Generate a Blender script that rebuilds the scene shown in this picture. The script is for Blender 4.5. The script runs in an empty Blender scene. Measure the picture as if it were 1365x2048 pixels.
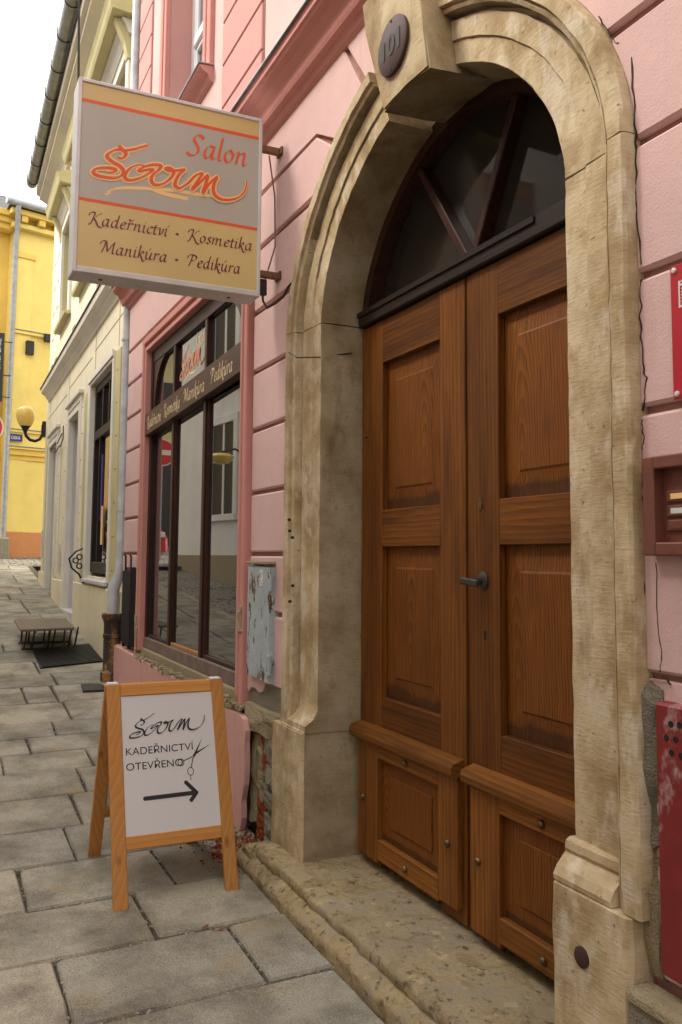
import bpy, bmesh, math, random
from mathutils import Vector, Matrix, noise
random.seed(7)
R = math.radians
scene = bpy.context.scene
COL = scene.collection

# ------------------------------------------------------------------ camera
cam_d = bpy.data.cameras.new('camera')
cam = bpy.data.objects.new('camera', cam_d); COL.objects.link(cam); scene.camera = cam
EYE = Vector((0, -1.438, 1.25))
yaw, pitch, roll = R(25.185816), R(5.0), 0.0075
fw0 = Vector((-math.cos(yaw), math.sin(yaw), 0)); rt0 = Vector((math.sin(yaw), math.cos(yaw), 0)); up0 = Vector((0, 0, 1))
fw = fw0*math.cos(pitch) + up0*math.sin(pitch); u2 = up0*math.cos(pitch) - fw0*math.sin(pitch)
rt = rt0*math.cos(roll) + u2*math.sin(roll); up = u2*math.cos(roll) - rt0*math.sin(roll)
cam.matrix_world = Matrix(((rt.x, up.x, -fw.x, EYE.x), (rt.y, up.y, -fw.y, EYE.y), (rt.z, up.z, -fw.z, EYE.z), (0, 0, 0, 1)))
cam_d.sensor_fit = 'VERTICAL'; cam_d.sensor_height = 36.0
cam_d.lens = 1740/2048*36.0
cam_d.shift_y = -(1024-960)/2048
cam_d.clip_start = 0.05; cam_d.clip_end = 600

# ------------------------------------------------------------------ sky, sun, exposure
SUN_EL, SUN_AZ = R(52), R(205)
w = bpy.data.worlds.new('World'); scene.world = w; w.use_nodes = True
nt = w.node_tree; bg = nt.nodes['Background']
sky = nt.nodes.new('ShaderNodeTexSky'); sky.sky_type = 'NISHITA'; sky.sun_disc = False
sky.sun_elevation = SUN_EL; sky.sun_rotation = SUN_AZ; sky.dust_density = 4.0
hs = nt.nodes.new('ShaderNodeHueSaturation'); hs.inputs['Saturation'].default_value = 0.10
mixs = nt.nodes.new('ShaderNodeMix'); mixs.data_type = 'RGBA'; mixs.inputs[0].default_value = 0.72
mixs.inputs[7].default_value = (9.2, 9.0, 8.65, 1)          # the even white cloud layer
nt.links.new(sky.outputs[0], hs.inputs['Color']); nt.links.new(hs.outputs[0], mixs.inputs[6])
nt.links.new(mixs.outputs[2], bg.inputs['Color']); bg.inputs['Strength'].default_value = 0.115
sd = bpy.data.lights.new('sun', 'SUN'); sd.energy = 1.25; sd.angle = R(14); sd.color = (1.0, 0.93, 0.83)
sun = bpy.data.objects.new('sun', sd); COL.objects.link(sun)
sdir = Vector((-0.38, -0.70, 0.85)).normalized()               # towards the sun: behind the camera, above the street
sun.rotation_euler = sdir.to_track_quat('Z', 'Y').to_euler()
sky.sun_elevation = math.asin(sdir.z); sky.sun_rotation = math.atan2(sdir.x, sdir.y)
scene.view_settings.view_transform = 'Standard'; scene.view_settings.look = 'None'
scene.view_settings.exposure = 1.74; scene.view_settings.gamma = 1.0
scene.view_settings.use_curve_mapping = False
try:
    scene.cycles.max_bounces = 6; scene.cycles.diffuse_bounces = 4
except Exception: pass

# ------------------------------------------------------------------ materials
def newmat(name):
    m = bpy.data.materials.new(name); m.use_nodes = True
    return m, m.node_tree, m.node_tree.nodes['Principled BSDF']
def N(nt, t, **kw):
    n = nt.nodes.new(t)
    for k, v in kw.items():
        if k in n.inputs.keys(): n.inputs[k].default_value = v
        else: setattr(n, k, v)
    return n
def coords(nt, scale=(1,1,1), rot=(0,0,0), perobj=False):
    tc = N(nt, 'ShaderNodeTexCoord'); mp = N(nt, 'ShaderNodeMapping')
    mp.inputs['Scale'].default_value = scale; mp.inputs['Rotation'].default_value = rot
    nt.links.new(tc.outputs['Object'], mp.inputs['Vector'])
    if perobj:
        oi = N(nt, 'ShaderNodeObjectInfo'); ml = N(nt, 'ShaderNodeMath', operation='MULTIPLY'); ml.inputs[1].default_value = 37.0
        nt.links.new(oi.outputs['Random'], ml.inputs[0]); nt.links.new(ml.outputs[0], mp.inputs['Location'])
    return mp.outputs[0]
def noise_t(nt, vec, scale, detail=4, rough=.55, dist=0):
    n = N(nt, 'ShaderNodeTexNoise'); n.inputs['Scale'].default_value = scale; n.inputs['Detail'].default_value = detail
    n.inputs['Roughness'].default_value = rough; n.inputs['Distortion'].default_value = dist
    nt.links.new(vec, n.inputs['Vector']); return n.outputs[0]
def ramp(nt, fac, stops):
    r = N(nt, 'ShaderNodeValToRGB'); e = r.color_ramp.elements
    while len(e) < len(stops): e.new(0.5)
    for i, (p, c) in enumerate(stops):
        e[i].position = p; e[i].color = (c[0], c[1], c[2], 1) if not isinstance(c, (int, float)) else (c, c, c, 1)
    nt.links.new(fac, r.inputs[0]); return r.outputs[0]
def mix(nt, fac, a, b, mode='MIX'):
    m = N(nt, 'ShaderNodeMix', data_type='RGBA', blend_type=mode)
    for sock, v in ((0, fac), (6, a), (7, b)):
        if isinstance(v, (int, float)): m.inputs[sock].default_value = v
        elif isinstance(v, tuple): m.inputs[sock].default_value = (*v[:3], 1)
        else: nt.links.new(v, m.inputs[sock])
    return m.outputs[2]
def bump(nt, b, h, strength=.3, dist=.01):
    n = N(nt, 'ShaderNodeBump'); n.inputs['Strength'].default_value = strength; n.inputs['Distance'].default_value = dist
    nt.links.new(h, n.inputs['Height']); nt.links.new(n.outputs[0], b.inputs['Normal']); return n
def addm(nt, a, b, k=1.0):
    m = N(nt, 'ShaderNodeMath', operation='MULTIPLY_ADD'); nt.links.new(b, m.inputs[0]); m.inputs[1].default_value = k
    nt.links.new(a, m.inputs[2]); return m.outputs[0]
def setc(nt, b, c):
    if isinstance(c, tuple): b.inputs['Base Color'].default_value = (*c[:3], 1)
    else: nt.links.new(c, b.inputs['Base Color'])
def plain(name, c, rough=.5, metal=0, var=.12, scale=14, bmp=0, bscale=80):
    m, nt, b = newmat(name); b.inputs['Roughness'].default_value = rough; b.inputs['Metallic'].default_value = metal
    v = coords(nt)
    if var:
        f = noise_t(nt, v, scale, 5)
        setc(nt, b, ramp(nt, f, [(.3, tuple(x*(1-var) for x in c)), (.7, tuple(min(1, x*(1+var)) for x in c))]))
    else: setc(nt, b, tuple(c))
    if bmp: bump(nt, b, noise_t(nt, v, bscale, 4), bmp, .004)
    return m
def plaster(name, c, dirt=(.30,.25,.2), amt=.25, grain=.35, vert=True, rnd=.05):
    m, nt, b = newmat(name); b.inputs['Roughness'].default_value = .95; b.inputs['Specular IOR Level'].default_value = .12
    v = coords(nt)
    big = noise_t(nt, v, 1.6, 6, .6); mid = noise_t(nt, v, 9, 5, .6)
    col = ramp(nt, big, [(.28, tuple(x*(.80+.03*i) for i, x in enumerate(c))), (.5, c), (.72, tuple(min(1, x*1.10) for x in c))])
    col = mix(nt, .35, col, ramp(nt, mid, [(.3, tuple(x*.93 for x in c)), (.7, tuple(min(1, x*1.05) for x in c))]))
    vs = coords(nt, (7, 7, .7)); st = noise_t(nt, vs, 2.2, 6, .65)           # rain streaks
    mask = ramp(nt, st, [(.56, 0.0), (.78, 1.0)])
    mm = N(nt, 'ShaderNodeMath', operation='MULTIPLY'); nt.links.new(mask, mm.inputs[0]); mm.inputs[1].default_value = amt
    col = mix(nt, mm.outputs[0], col, tuple(c[i]*.55 + dirt[i]*.35 for i in range(3)))
    sp = noise_t(nt, v, 55, 3, .7); smask = ramp(nt, sp, [(.68, 0.0), (.8, .5)])
    col = mix(nt, smask, col, tuple(c[i]*.7 + dirt[i]*.1 for i in range(3)))
    oi = N(nt, 'ShaderNodeObjectInfo')
    col = mix(nt, 1.0, col, ramp(nt, oi.outputs['Random'], [(0, 1-rnd), (1, 1.0)]), 'MULTIPLY')
    setc(nt, b, col)
    h = addm(nt, noise_t(nt, v, 160, 4, .6), noise_t(nt, v, 18, 3), 1.2)
    bump(nt, b, h, grain, .006)
    return m
def stone(name, axis='Z', dark=1.0, lightpatch=.5, slant=0.0, toolc=.6):
    m, nt, b = newmat(name); b.inputs['Roughness'].default_value = .95; b.inputs['Specular IOR Level'].default_value = .12
    v = coords(nt)
    f = noise_t(nt, v, 4.5, 7, .62)
    base = ramp(nt, f, [(.26, (.27*dark,.185*dark,.085*dark)), (.42, (.41*dark,.305*dark,.17*dark)), (.56, (.55*dark,.44*dark,.275*dark)), (.75, (.66*dark,.56*dark,.39*dark))])
    rust = ramp(nt, noise_t(nt, v, 13, 6, .7), [(.56, 0.0), (.72, .6)])
    base = mix(nt, rust, base, (.36*dark, .20*dark, .085*dark))
    pale = ramp(nt, noise_t(nt, coords(nt, (6, 6, 3)), 2.3, 5, .6), [(.52, 0.0), (.64, lightpatch)])
    base = mix(nt, pale, base, (.70*dark, .62*dark, .49*dark))
    st = noise_t(nt, coords(nt, (26, 26, 150) if axis == 'Z' else (24, 24, 105), (slant, slant, 0) if axis == 'Z' else (0, R(38), 0)), 1.0, 3, .55)
    tool = ramp(nt, st, [(.34, .78), (.50, .98), (.68, 1.12)])
    tm = ramp(nt, noise_t(nt, v, 6, 4), [(.35, .25), (.6, 1.0)])
    base = mix(nt, tm, base, mix(nt, toolc*.6, (1, 1, 1), tool), 'MULTIPLY')
    pit = ramp(nt, noise_t(nt, v, 60, 3, .6), [(.66, 0.0), (.72, .75)])
    base = mix(nt, pit, base, (.13, .08, .04))
    soot = ramp(nt, noise_t(nt, coords(nt, (5, 5, 1.6)), 1.5, 7, .7), [(.55, 0.0), (.72, .65)]); base = mix(nt, soot, base, (.20*dark, .145*dark, .08*dark))
    setc(nt, b, base)
    h = addm(nt, noise_t(nt, v, 30, 6, .7), st, .75)
    bump(nt, b, h, .5, .0045)
    return m
def wood(name, a, bcol, dark, axis='Z', rough=.5, scale=1.0, contrast=1.0, knots=False):
    m, nt, b = newmat(name); b.inputs['Roughness'].default_value = rough; b.inputs['Specular IOR Level'].default_value = .22
    s = {'Z': (9, 9, .55), 'X': (.55, 9, 9), 'Y': (9, .55, 9)}[axis]
    v = coords(nt, tuple(x*scale for x in s), perobj=True)
    wv = N(nt, 'ShaderNodeTexWave', wave_type='RINGS', rings_direction={'Z':'Z','X':'X','Y':'Y'}[axis], wave_profile='SAW')
    wv.inputs['Scale'].default_value = 1.9; wv.inputs['Distortion'].default_value = 7.5; wv.inputs['Detail'].default_value = 2.5; wv.inputs['Detail Scale'].default_value = .9; wv.inputs['Detail Roughness'].default_value = .5
    nt.links.new(v, wv.inputs['Vector'])
    g = ramp(nt, wv.outputs['Fac'], [(0, a), (.55, bcol), (1, tuple(x*(1-.45*contrast) for x in bcol))])
    fine = noise_t(nt, coords(nt, tuple(x*scale*14 for x in s), perobj=True), 1.0, 3, .6)
    g = mix(nt, .35*contrast, g, ramp(nt, fine, [(.3, dark), (.65, a)]))
    bs = {'Z': (11, 11, 1.3), 'X': (1.3, 11, 11), 'Y': (11, 1.3, 11)}[axis]
    big = noise_t(nt, coords(nt, bs, perobj=True), 1.0, 5, .6)
    g = mix(nt, ramp(nt, big, [(.46, 0.0), (.70, .75*min(1, contrast+.15))]), g, dark)
    if knots:
        vo = N(nt, 'ShaderNodeTexVoronoi'); vo.inputs['Scale'].default_value = 1.0
        kv = {'Z': (13, 13, 5.5), 'X': (5.5, 13, 13), 'Y': (13, 5.5, 13)}[axis]
        nt.links.new(coords(nt, kv, perobj=True), vo.inputs['Vector'])
        g = mix(nt, ramp(nt, vo.outputs['Distance'], [(.05, .85), (.20, .0)]), g, tuple(x*.5 for x in dark))
    oi = N(nt, 'ShaderNodeObjectInfo')
    g = mix(nt, 1.0, g, ramp(nt, oi.outputs['Random'], [(0, .66), (1, 1.0)]), 'MULTIPLY')
    setc(nt, b, g); bump(nt, b, addm(nt, fine, wv.outputs['Fac'], .4), .18, .003)
    return m
def glass(name, c=(.018,.019,.02), ior=3.1, rough=.012):
    m, nt, b = newmat(name); b.inputs['Roughness'].default_value = rough; b.inputs['IOR'].default_value = ior
    setc(nt, b, c)
    bump(nt, b, noise_t(nt, coords(nt), 1.2, 1), .03, .01)
    return m
def rusty(name, paint, rust=(.12,.045,.018), lo=.56, hi=.60, stretch=(1,1,.35), scale=16, rough=.55, metal=0.0):
    m, nt, b = newmat(name); b.inputs['Roughness'].default_value = rough; b.inputs['Metallic'].default_value = metal
    v = coords(nt, stretch); f = noise_t(nt, v, scale, 7, .68)
    p = ramp(nt, noise_t(nt, coords(nt), 20, 5), [(.3, tuple(x*.82 for x in paint)), (.7, tuple(min(1, x*1.1) for x in paint))])
    r = ramp(nt, noise_t(nt, coords(nt), 70, 4), [(.35, tuple(x*.45 for x in rust)), (.65, tuple(x*1.5 for x in rust))])
    k = ramp(nt, f, [(lo, 0.0), (hi, 1.0)])
    setc(nt, b, mix(nt, k, p, r)); bump(nt, b, f, .35, .004)
    return m
def flatm(name, c, rough=.6):
    m, nt, b = newmat(name); b.inputs['Roughness'].default_value = rough; setc(nt, b, tuple(c)); return m

M = {}
M['pink'] = plaster('pink_plaster', (.655,.445,.415), amt=.42, grain=.30)
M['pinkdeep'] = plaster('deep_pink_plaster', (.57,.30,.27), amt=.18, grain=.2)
M['salmon'] = plaster('salmon_trim_plaster', (.55,.255,.22), amt=.25, grain=.2)
M['groove'] = plaster('groove_plaster', (.36,.19,.155), amt=.3, grain=.3)
M['plinth'] = plaster('pink_plinth_plaster', (.60,.34,.30), dirt=(.12,.1,.08), amt=.7, grain=.5)
M['cream'] = plaster('cream_plaster', (.76,.69,.52), amt=.25, grain=.25)
M['creamlow'] = plaster('cream_plinth_plaster', (.76,.68,.48), dirt=(.3,.26,.2), amt=.4, grain=.3)
M['creamwhite'] = plaster('pale_trim_plaster', (.72,.68,.60), amt=.25, grain=.15)
M['lilac'] = plaster('grey_reveal_plaster', (.56,.53,.52), amt=.35, grain=.15)
M['olive'] = plaster('ochre_trim_plaster', (.52,.46,.25), amt=.2, grain=.15)
M['creamgroove'] = plaster('cream_groove_plaster', (.34,.29,.15), amt=.2, grain=.2)
M['yellow'] = plaster('yellow_plaster', (.78,.61,.19), amt=.18, grain=.2)
M['yellowtrim'] = plaster('yellow_trim_plaster', (.74,.51,.13), amt=.2, grain=.2)
M['orange'] = plaster('orange_plinth_plaster', (.58,.26,.115), amt=.35, grain=1.2)
M['white'] = plaster('white_plaster', (.76,.74,.71), amt=.4, grain=.3)
M['ochre'] = plaster('ochre_plinth_plaster', (.33,.26,.17), amt=.4, grain=.3)
M['mortar'] = plaster('old_mortar', (.42,.34,.21), dirt=(.08,.06,.04), amt=.5, grain=2.2)
M['greymortar'] = plaster('grey_mortar', (.33,.29,.22), dirt=(.05,.05,.05), amt=.5, grain=2.5)
M['brick'] = plaster('brick_red', (.30,.075,.028), dirt=(.12,.06,.03), amt=.8, grain=1.5)
M['stoneface'] = stone('tooled_sandstone', 'Z', .98, .5, .10, .5)
M['stonerev'] = stone('grimy_shaded_reveal_sandstone', 'Z', .56, .04, 0.0, .5)  # darker for grime, with the reveal's shade put into the colour too
M['arch'] = stone('arch_sandstone', 'DIAGONAL', .98, .55)
M['key'] = stone('keystone_sandstone', 'DIAGONAL', .85, .05, 0, .35)
DW = ((.235,.082,.0105), (.165,.053,.0065), (.060,.017,.003))
M['woodv'] = wood('door_wood_upright', *DW, axis='Z')
M['woodh'] = wood('door_wood_rail', *DW, axis='X')
M['woodp'] = wood('door_panel_wood', (.235,.075,.014), (.15,.042,.009), (.05,.016,.005), axis='Z', scale=.62, contrast=1.35)
M['woodl'] = wood('kick_board_wood', (.34,.132,.022), (.25,.087,.013), (.10,.032,.005), axis='X')
M['woodlv'] = wood('kick_board_wood_upright', (.30,.112,.019), (.21,.072,.011), (.08,.025,.005), axis='Z')
def panelwood():
    m, nt, b = newmat('door_panel_wood_figured'); b.inputs['Roughness'].default_value = .5; b.inputs['Specular IOR Level'].default_value = .2
    tc = N(nt, 'ShaderNodeTexCoord'); oi = N(nt, 'ShaderNodeObjectInfo')
    off = N(nt, 'ShaderNodeMath', operation='MULTIPLY_ADD'); nt.links.new(oi.outputs['Random'], off.inputs[0]); off.inputs[1].default_value = .5; off.inputs[2].default_value = -.48
    cx = N(nt, 'ShaderNodeCombineXYZ'); nt.links.new(off.outputs[0], cx.inputs[0]); cx.inputs[1].default_value = .012
    z1 = N(nt, 'ShaderNodeMath', operation='MULTIPLY'); nt.links.new(oi.outputs['Random'], z1.inputs[0]); z1.inputs[1].default_value = 7.31
    z2 = N(nt, 'ShaderNodeMath', operation='FRACT'); nt.links.new(z1.outputs[0], z2.inputs[0])
    z3 = N(nt, 'ShaderNodeMath', operation='MULTIPLY_ADD'); nt.links.new(z2.outputs[0], z3.inputs[0]); z3.inputs[1].default_value = -.62; z3.inputs[2].default_value = .02; nt.links.new(z3.outputs[0], cx.inputs[2])
    mp = N(nt, 'ShaderNodeMapping'); mp.inputs['Scale'].default_value = (.46, .01, .62); mp.inputs['Rotation'].default_value = (R(9), 0, 0)
    nt.links.new(tc.outputs['Generated'], mp.inputs['Vector']); nt.links.new(cx.outputs[0], mp.inputs['Location'])
    wob = noise_t(nt, mp.outputs[0], 5, 3)
    va = N(nt, 'ShaderNodeVectorMath', operation='MULTIPLY_ADD'); 
    cw = N(nt, 'ShaderNodeCombineXYZ'); nt.links.new(wob, cw.inputs[0]); nt.links.new(cw.outputs[0], va.inputs[0]); va.inputs[1].default_value = (.045, 0, 0); nt.links.new(mp.outputs[0], va.inputs[2])
    wv = N(nt, 'ShaderNodeTexWave', wave_type='RINGS', rings_direction='Z', wave_profile='SAW'); wv.inputs['Scale'].default_value = 24; wv.inputs['Distortion'].default_value = 1.6; wv.inputs['Detail'].default_value = 2
    nt.links.new(va.outputs[0], wv.inputs['Vector'])
    g = ramp(nt, wv.outputs['Fac'], [(0, (.215,.073,.0095)), (.5, (.150,.047,.006)), (.88, (.062,.019,.0035)), (1, (.10,.031,.005))])
    fine = noise_t(nt, coords(nt, (150, 150, 5), perobj=True), 1.0, 3, .6)
    g = mix(nt, .45, g, ramp(nt, fine, [(.3, (.07,.021,.004)), (.65, (.26,.088,.012))]))
    big = noise_t(nt, coords(nt, (3, 3, 2.2), perobj=True), 1.6, 4)
    g = mix(nt, ramp(nt, big, [(.50, 0.0), (.75, .6)]), g, (.075,.022,.006))
    # weathering: grime gathered along the lower edge of each sunk panel
    sx = N(nt, 'ShaderNodeSeparateXYZ'); nt.links.new(tc.outputs['Generated'], sx.inputs[0])
    gr = addm(nt, sx.outputs[2], noise_t(nt, coords(nt, (9, 9, 9)), 1.0, 5), -.12)
    g = mix(nt, ramp(nt, gr, [(-.0, .6), (.015, .25), (.035, 0.0)]), g, (.022,.014,.009))
    setc(nt, b, g); bump(nt, b, addm(nt, fine, wv.outputs['Fac'], .3), .12, .002)
    return m
M['woodp'] = panelwood()
M['darkwood'] = wood('dark_frame_wood', (.080,.034,.022), (.055,.023,.015), (.022,.010,.007), axis='X', rough=.45)
M['darkwoodv'] = wood('dark_frame_wood_upright', (.080,.030,.019), (.055,.020,.014), (.026,.010,.008), axis='Z', rough=.45)
M['blackwood'] = wood('black_transom_wood', (.035,.022,.015), (.020,.012,.008), (.009,.006,.005), axis='X', rough=.5)
M['bandwood'] = wood('brown_band_wood', (.10,.040,.024), (.075,.029,.018), (.04,.016,.010), axis='X', rough=.45, contrast=.6)
M['pine'] = wood('orange_pine', (.60,.29,.085), (.55,.245,.065), (.46,.17,.04), axis='Z', rough=.45, contrast=.30, knots=True)
M['pineh'] = wood('orange_pine_rail', (.60,.29,.085), (.55,.245,.065), (.46,.17,.04), axis='Y', rough=.45, contrast=.30, knots=True)
M['glass'] = glass('shop_glass')
M['fanglass'] = glass('fan_glass', (.026,.022,.017), 1.28, .05)
M['signwhite'] = flatm('sign_white_enamel', (.62,.60,.60), .35)
M['alu'] = plain('dull_aluminium', (.60,.58,.56), .45, .15, .08, 9)
M['tan'] = plain('sign_tan_film', (.62,.455,.19), .35, 0, .05, 3)
M['greyfilm'] = plain('sign_grey_film', (.44,.405,.35), .35, 0, .05, 3)
M['orangefilm'] = flatm('sign_orange_film', (.70,.10,.025), .4)
M['yellowfilm'] = flatm('sign_yellow_film', (.86,.56,.24), .4)
M['maroon'] = flatm('sign_maroon_film', (.19,.03,.04), .4)
M['black'] = flatm('black_print', (.012,.011,.012), .5)
M['goldprint'] = flatm('gold_paint', (.78,.58,.34), .45)
M['redprint'] = flatm('red_orange_paint', (.70,.16,.07), .45)
M['pinkprint'] = flatm('pink_marker', (.80,.16,.32), .5)
M['rust'] = rusty('rusty_iron', (.20,.09,.03), (.10,.035,.012), .45, .6)
M['castiron'] = rusty('rusty_cast_iron', (.032,.018,.012), (.30,.15,.035), .47, .60, (1,1,.35), 9, .65)
M['cabinet'] = rusty('peeling_blue_grey_paint', (.37,.43,.45), (.10,.045,.02), .575, .59, (1,1,.42), 17)
M['zinc'] = plain('zinc', (.33,.34,.35), .5, .3, .2, 12)
M['pipe'] = plain('weathered_grey_pipe', (.48,.50,.52), .5, .1, .22, 7, .1)
M['gutter'] = plain('weathered_zinc_gutter', (.20,.20,.185), .55, .2, .3, 8)
M['blackiron'] = plain('black_iron', (.018,.016,.015), .5, .2, .3, 20)
M['iron'] = plain('worn_iron', (.045,.038,.03), .5, .2, .3, 25)
M['brass'] = plain('old_brass', (.14,.095,.05), .4, .7, .3, 60)
M['plaque'] = plain('oxblood_enamel', (.050,.020,.014), .75, 0, .25, 12)
M['bronze'] = plain('blackened_bronze', (.018,.016,.012), .7, 0, .3, 40)
M['redsign'] = plain('red_sign_enamel', (.42,.012,.025), .35, 0, .08, 6)
M['redbox'] = rusty('scuffed_red_paint', (.20,.016,.016), (.55,.44,.42), .57, .72, (1,1,.6), 6, .5)
M['brownmetal'] = plain('brown_powder_coat', (.165,.055,.035), .45, .1, .12, 30, .08)
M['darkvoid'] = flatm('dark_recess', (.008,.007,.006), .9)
M['label'] = flatm('white_label', (.62,.62,.58), .6)
M['blue'] = flatm('blue_enamel', (.012,.018,.14), .4)
M['redenamel'] = flatm('road_sign_red', (.50,.01,.015), .35)
M['globe'] = plain('amber_lamp_glass', (.72,.50,.13), .25, 0, .1, 4)
M['slate'] = plain('slate', (.06,.06,.065), .6, 0, .35, 20)
M['pvc'] = flatm('white_window_paint', (.68,.68,.68), .4)
M['carred'] = flatm('red_car_paint', (.45,.012,.015), .2)
M['rubber'] = flatm('rubber', (.02,.02,.02), .8)
def crackmat():
    return flatm('crack_shadow', (.035,.022,.016), .95)
M['crack'] = crackmat()

def slabmat():
    m, nt, b = newmat('paving_stone'); b.inputs['Roughness'].default_value = .92; b.inputs['Specular IOR Level'].default_value = .15
    v = coords(nt)
    oi = N(nt, 'ShaderNodeObjectInfo')
    tone = ramp(nt, oi.outputs['Random'], [(0, (.29,.272,.225)), (.25, (.43,.39,.30)), (.5, (.36,.335,.28)), (.75, (.49,.435,.33)), (1, (.28,.268,.23))])
    big = noise_t(nt, v, 3.5, 6, .65); col = mix(nt, ramp(nt, big, [(.40, .0), (.66, .85)]), tone, (.155,.138,.105))
    och = ramp(nt, noise_t(nt, v, 5.5, 5, .6), [(.54, 0.0), (.70, .45)]); col = mix(nt, och, col, (.36,.27,.135))
    sp = noise_t(nt, v, 190, 3, .75); col = mix(nt, .75, col, ramp(nt, sp, [(.3, .35), (.5, .92), (.72, 1.45)]), 'MULTIPLY')
    pits = ramp(nt, noise_t(nt, v, 75, 3, .6), [(.66, 0.0), (.74, .7)]); col = mix(nt, pits, col, (.07,.062,.05))
    setc(nt, b, col)
    bump(nt, b, addm(nt, addm(nt, noise_t(nt, v, 16, 6, .65), sp, .5), pits, -.4), .8, .011)
    return m
M['slab'] = slabmat()
def stepmat():
    m, nt, b = newmat('worn_doorstep_stone'); b.inputs['Roughness'].default_value = .92; b.inputs['Specular IOR Level'].default_value = .15
    v = coords(nt)
    f = noise_t(nt, v, 8, 9, .72, .6)
    c = ramp(nt, f, [(.25, (.13,.092,.055)), (.40, (.26,.195,.105)), (.52, (.37,.285,.155)), (.62, (.31,.26,.195)), (.78, (.48,.38,.21))])
    g = ramp(nt, noise_t(nt, v, 3.2, 5), [(.5, 0.0), (.68, .5)]); c = mix(nt, g, c, (.24,.205,.165))
    k = ramp(nt, noise_t(nt, v, 26, 6, .7), [(.55, 0.0), (.66, .85)]); c = mix(nt, k, c, (.075,.05,.03))
    pf = ramp(nt, noise_t(nt, v, 17, 7, .7), [(.58, 0.0), (.66, .7)]); c = mix(nt, pf, c, (.50,.40,.23))
    setc(nt, b, c); bump(nt, b, addm(nt, f, noise_t(nt, v, 45, 6, .7), .8), .8, .012)
    return m
M['step'] = stepmat()
def soil():
    m, nt, b = newmat('joint_grit'); b.inputs['Roughness'].default_value = .95
    v = coords(nt); f = noise_t(nt, v, 120, 4, .7)
    setc(nt, b, ramp(nt, f, [(.35, (.035,.028,.02)), (.6, (.10,.08,.055)), (.8, (.28,.24,.18))])); bump(nt, b, f, .8, .01)
    return m
M['soil'] = soil()
def cobble():
    m, nt, b = newmat('cobblestones'); b.inputs['Roughness'].default_value = .75
    v = coords(nt)
    vo = N(nt, 'ShaderNodeTexVoronoi', feature='DISTANCE_TO_EDGE'); vo.inputs['Scale'].default_value = 8.5; vo.inputs['Randomness'].default_value = .55
    nt.links.new(v, vo.inputs['Vector'])
    j = ramp(nt, vo.outputs['Distance'], [(.02, 0.0), (.10, 1.0)])
    c = ramp(nt, noise_t(nt, v, 14, 5), [(.3, (.17,.155,.13)), (.7, (.34,.31,.26))])
    setc(nt, b, mix(nt, j, (.05,.042,.03), c)); bump(nt, b, j, .8, .03)
    return m
M['cobble'] = cobble()

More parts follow.
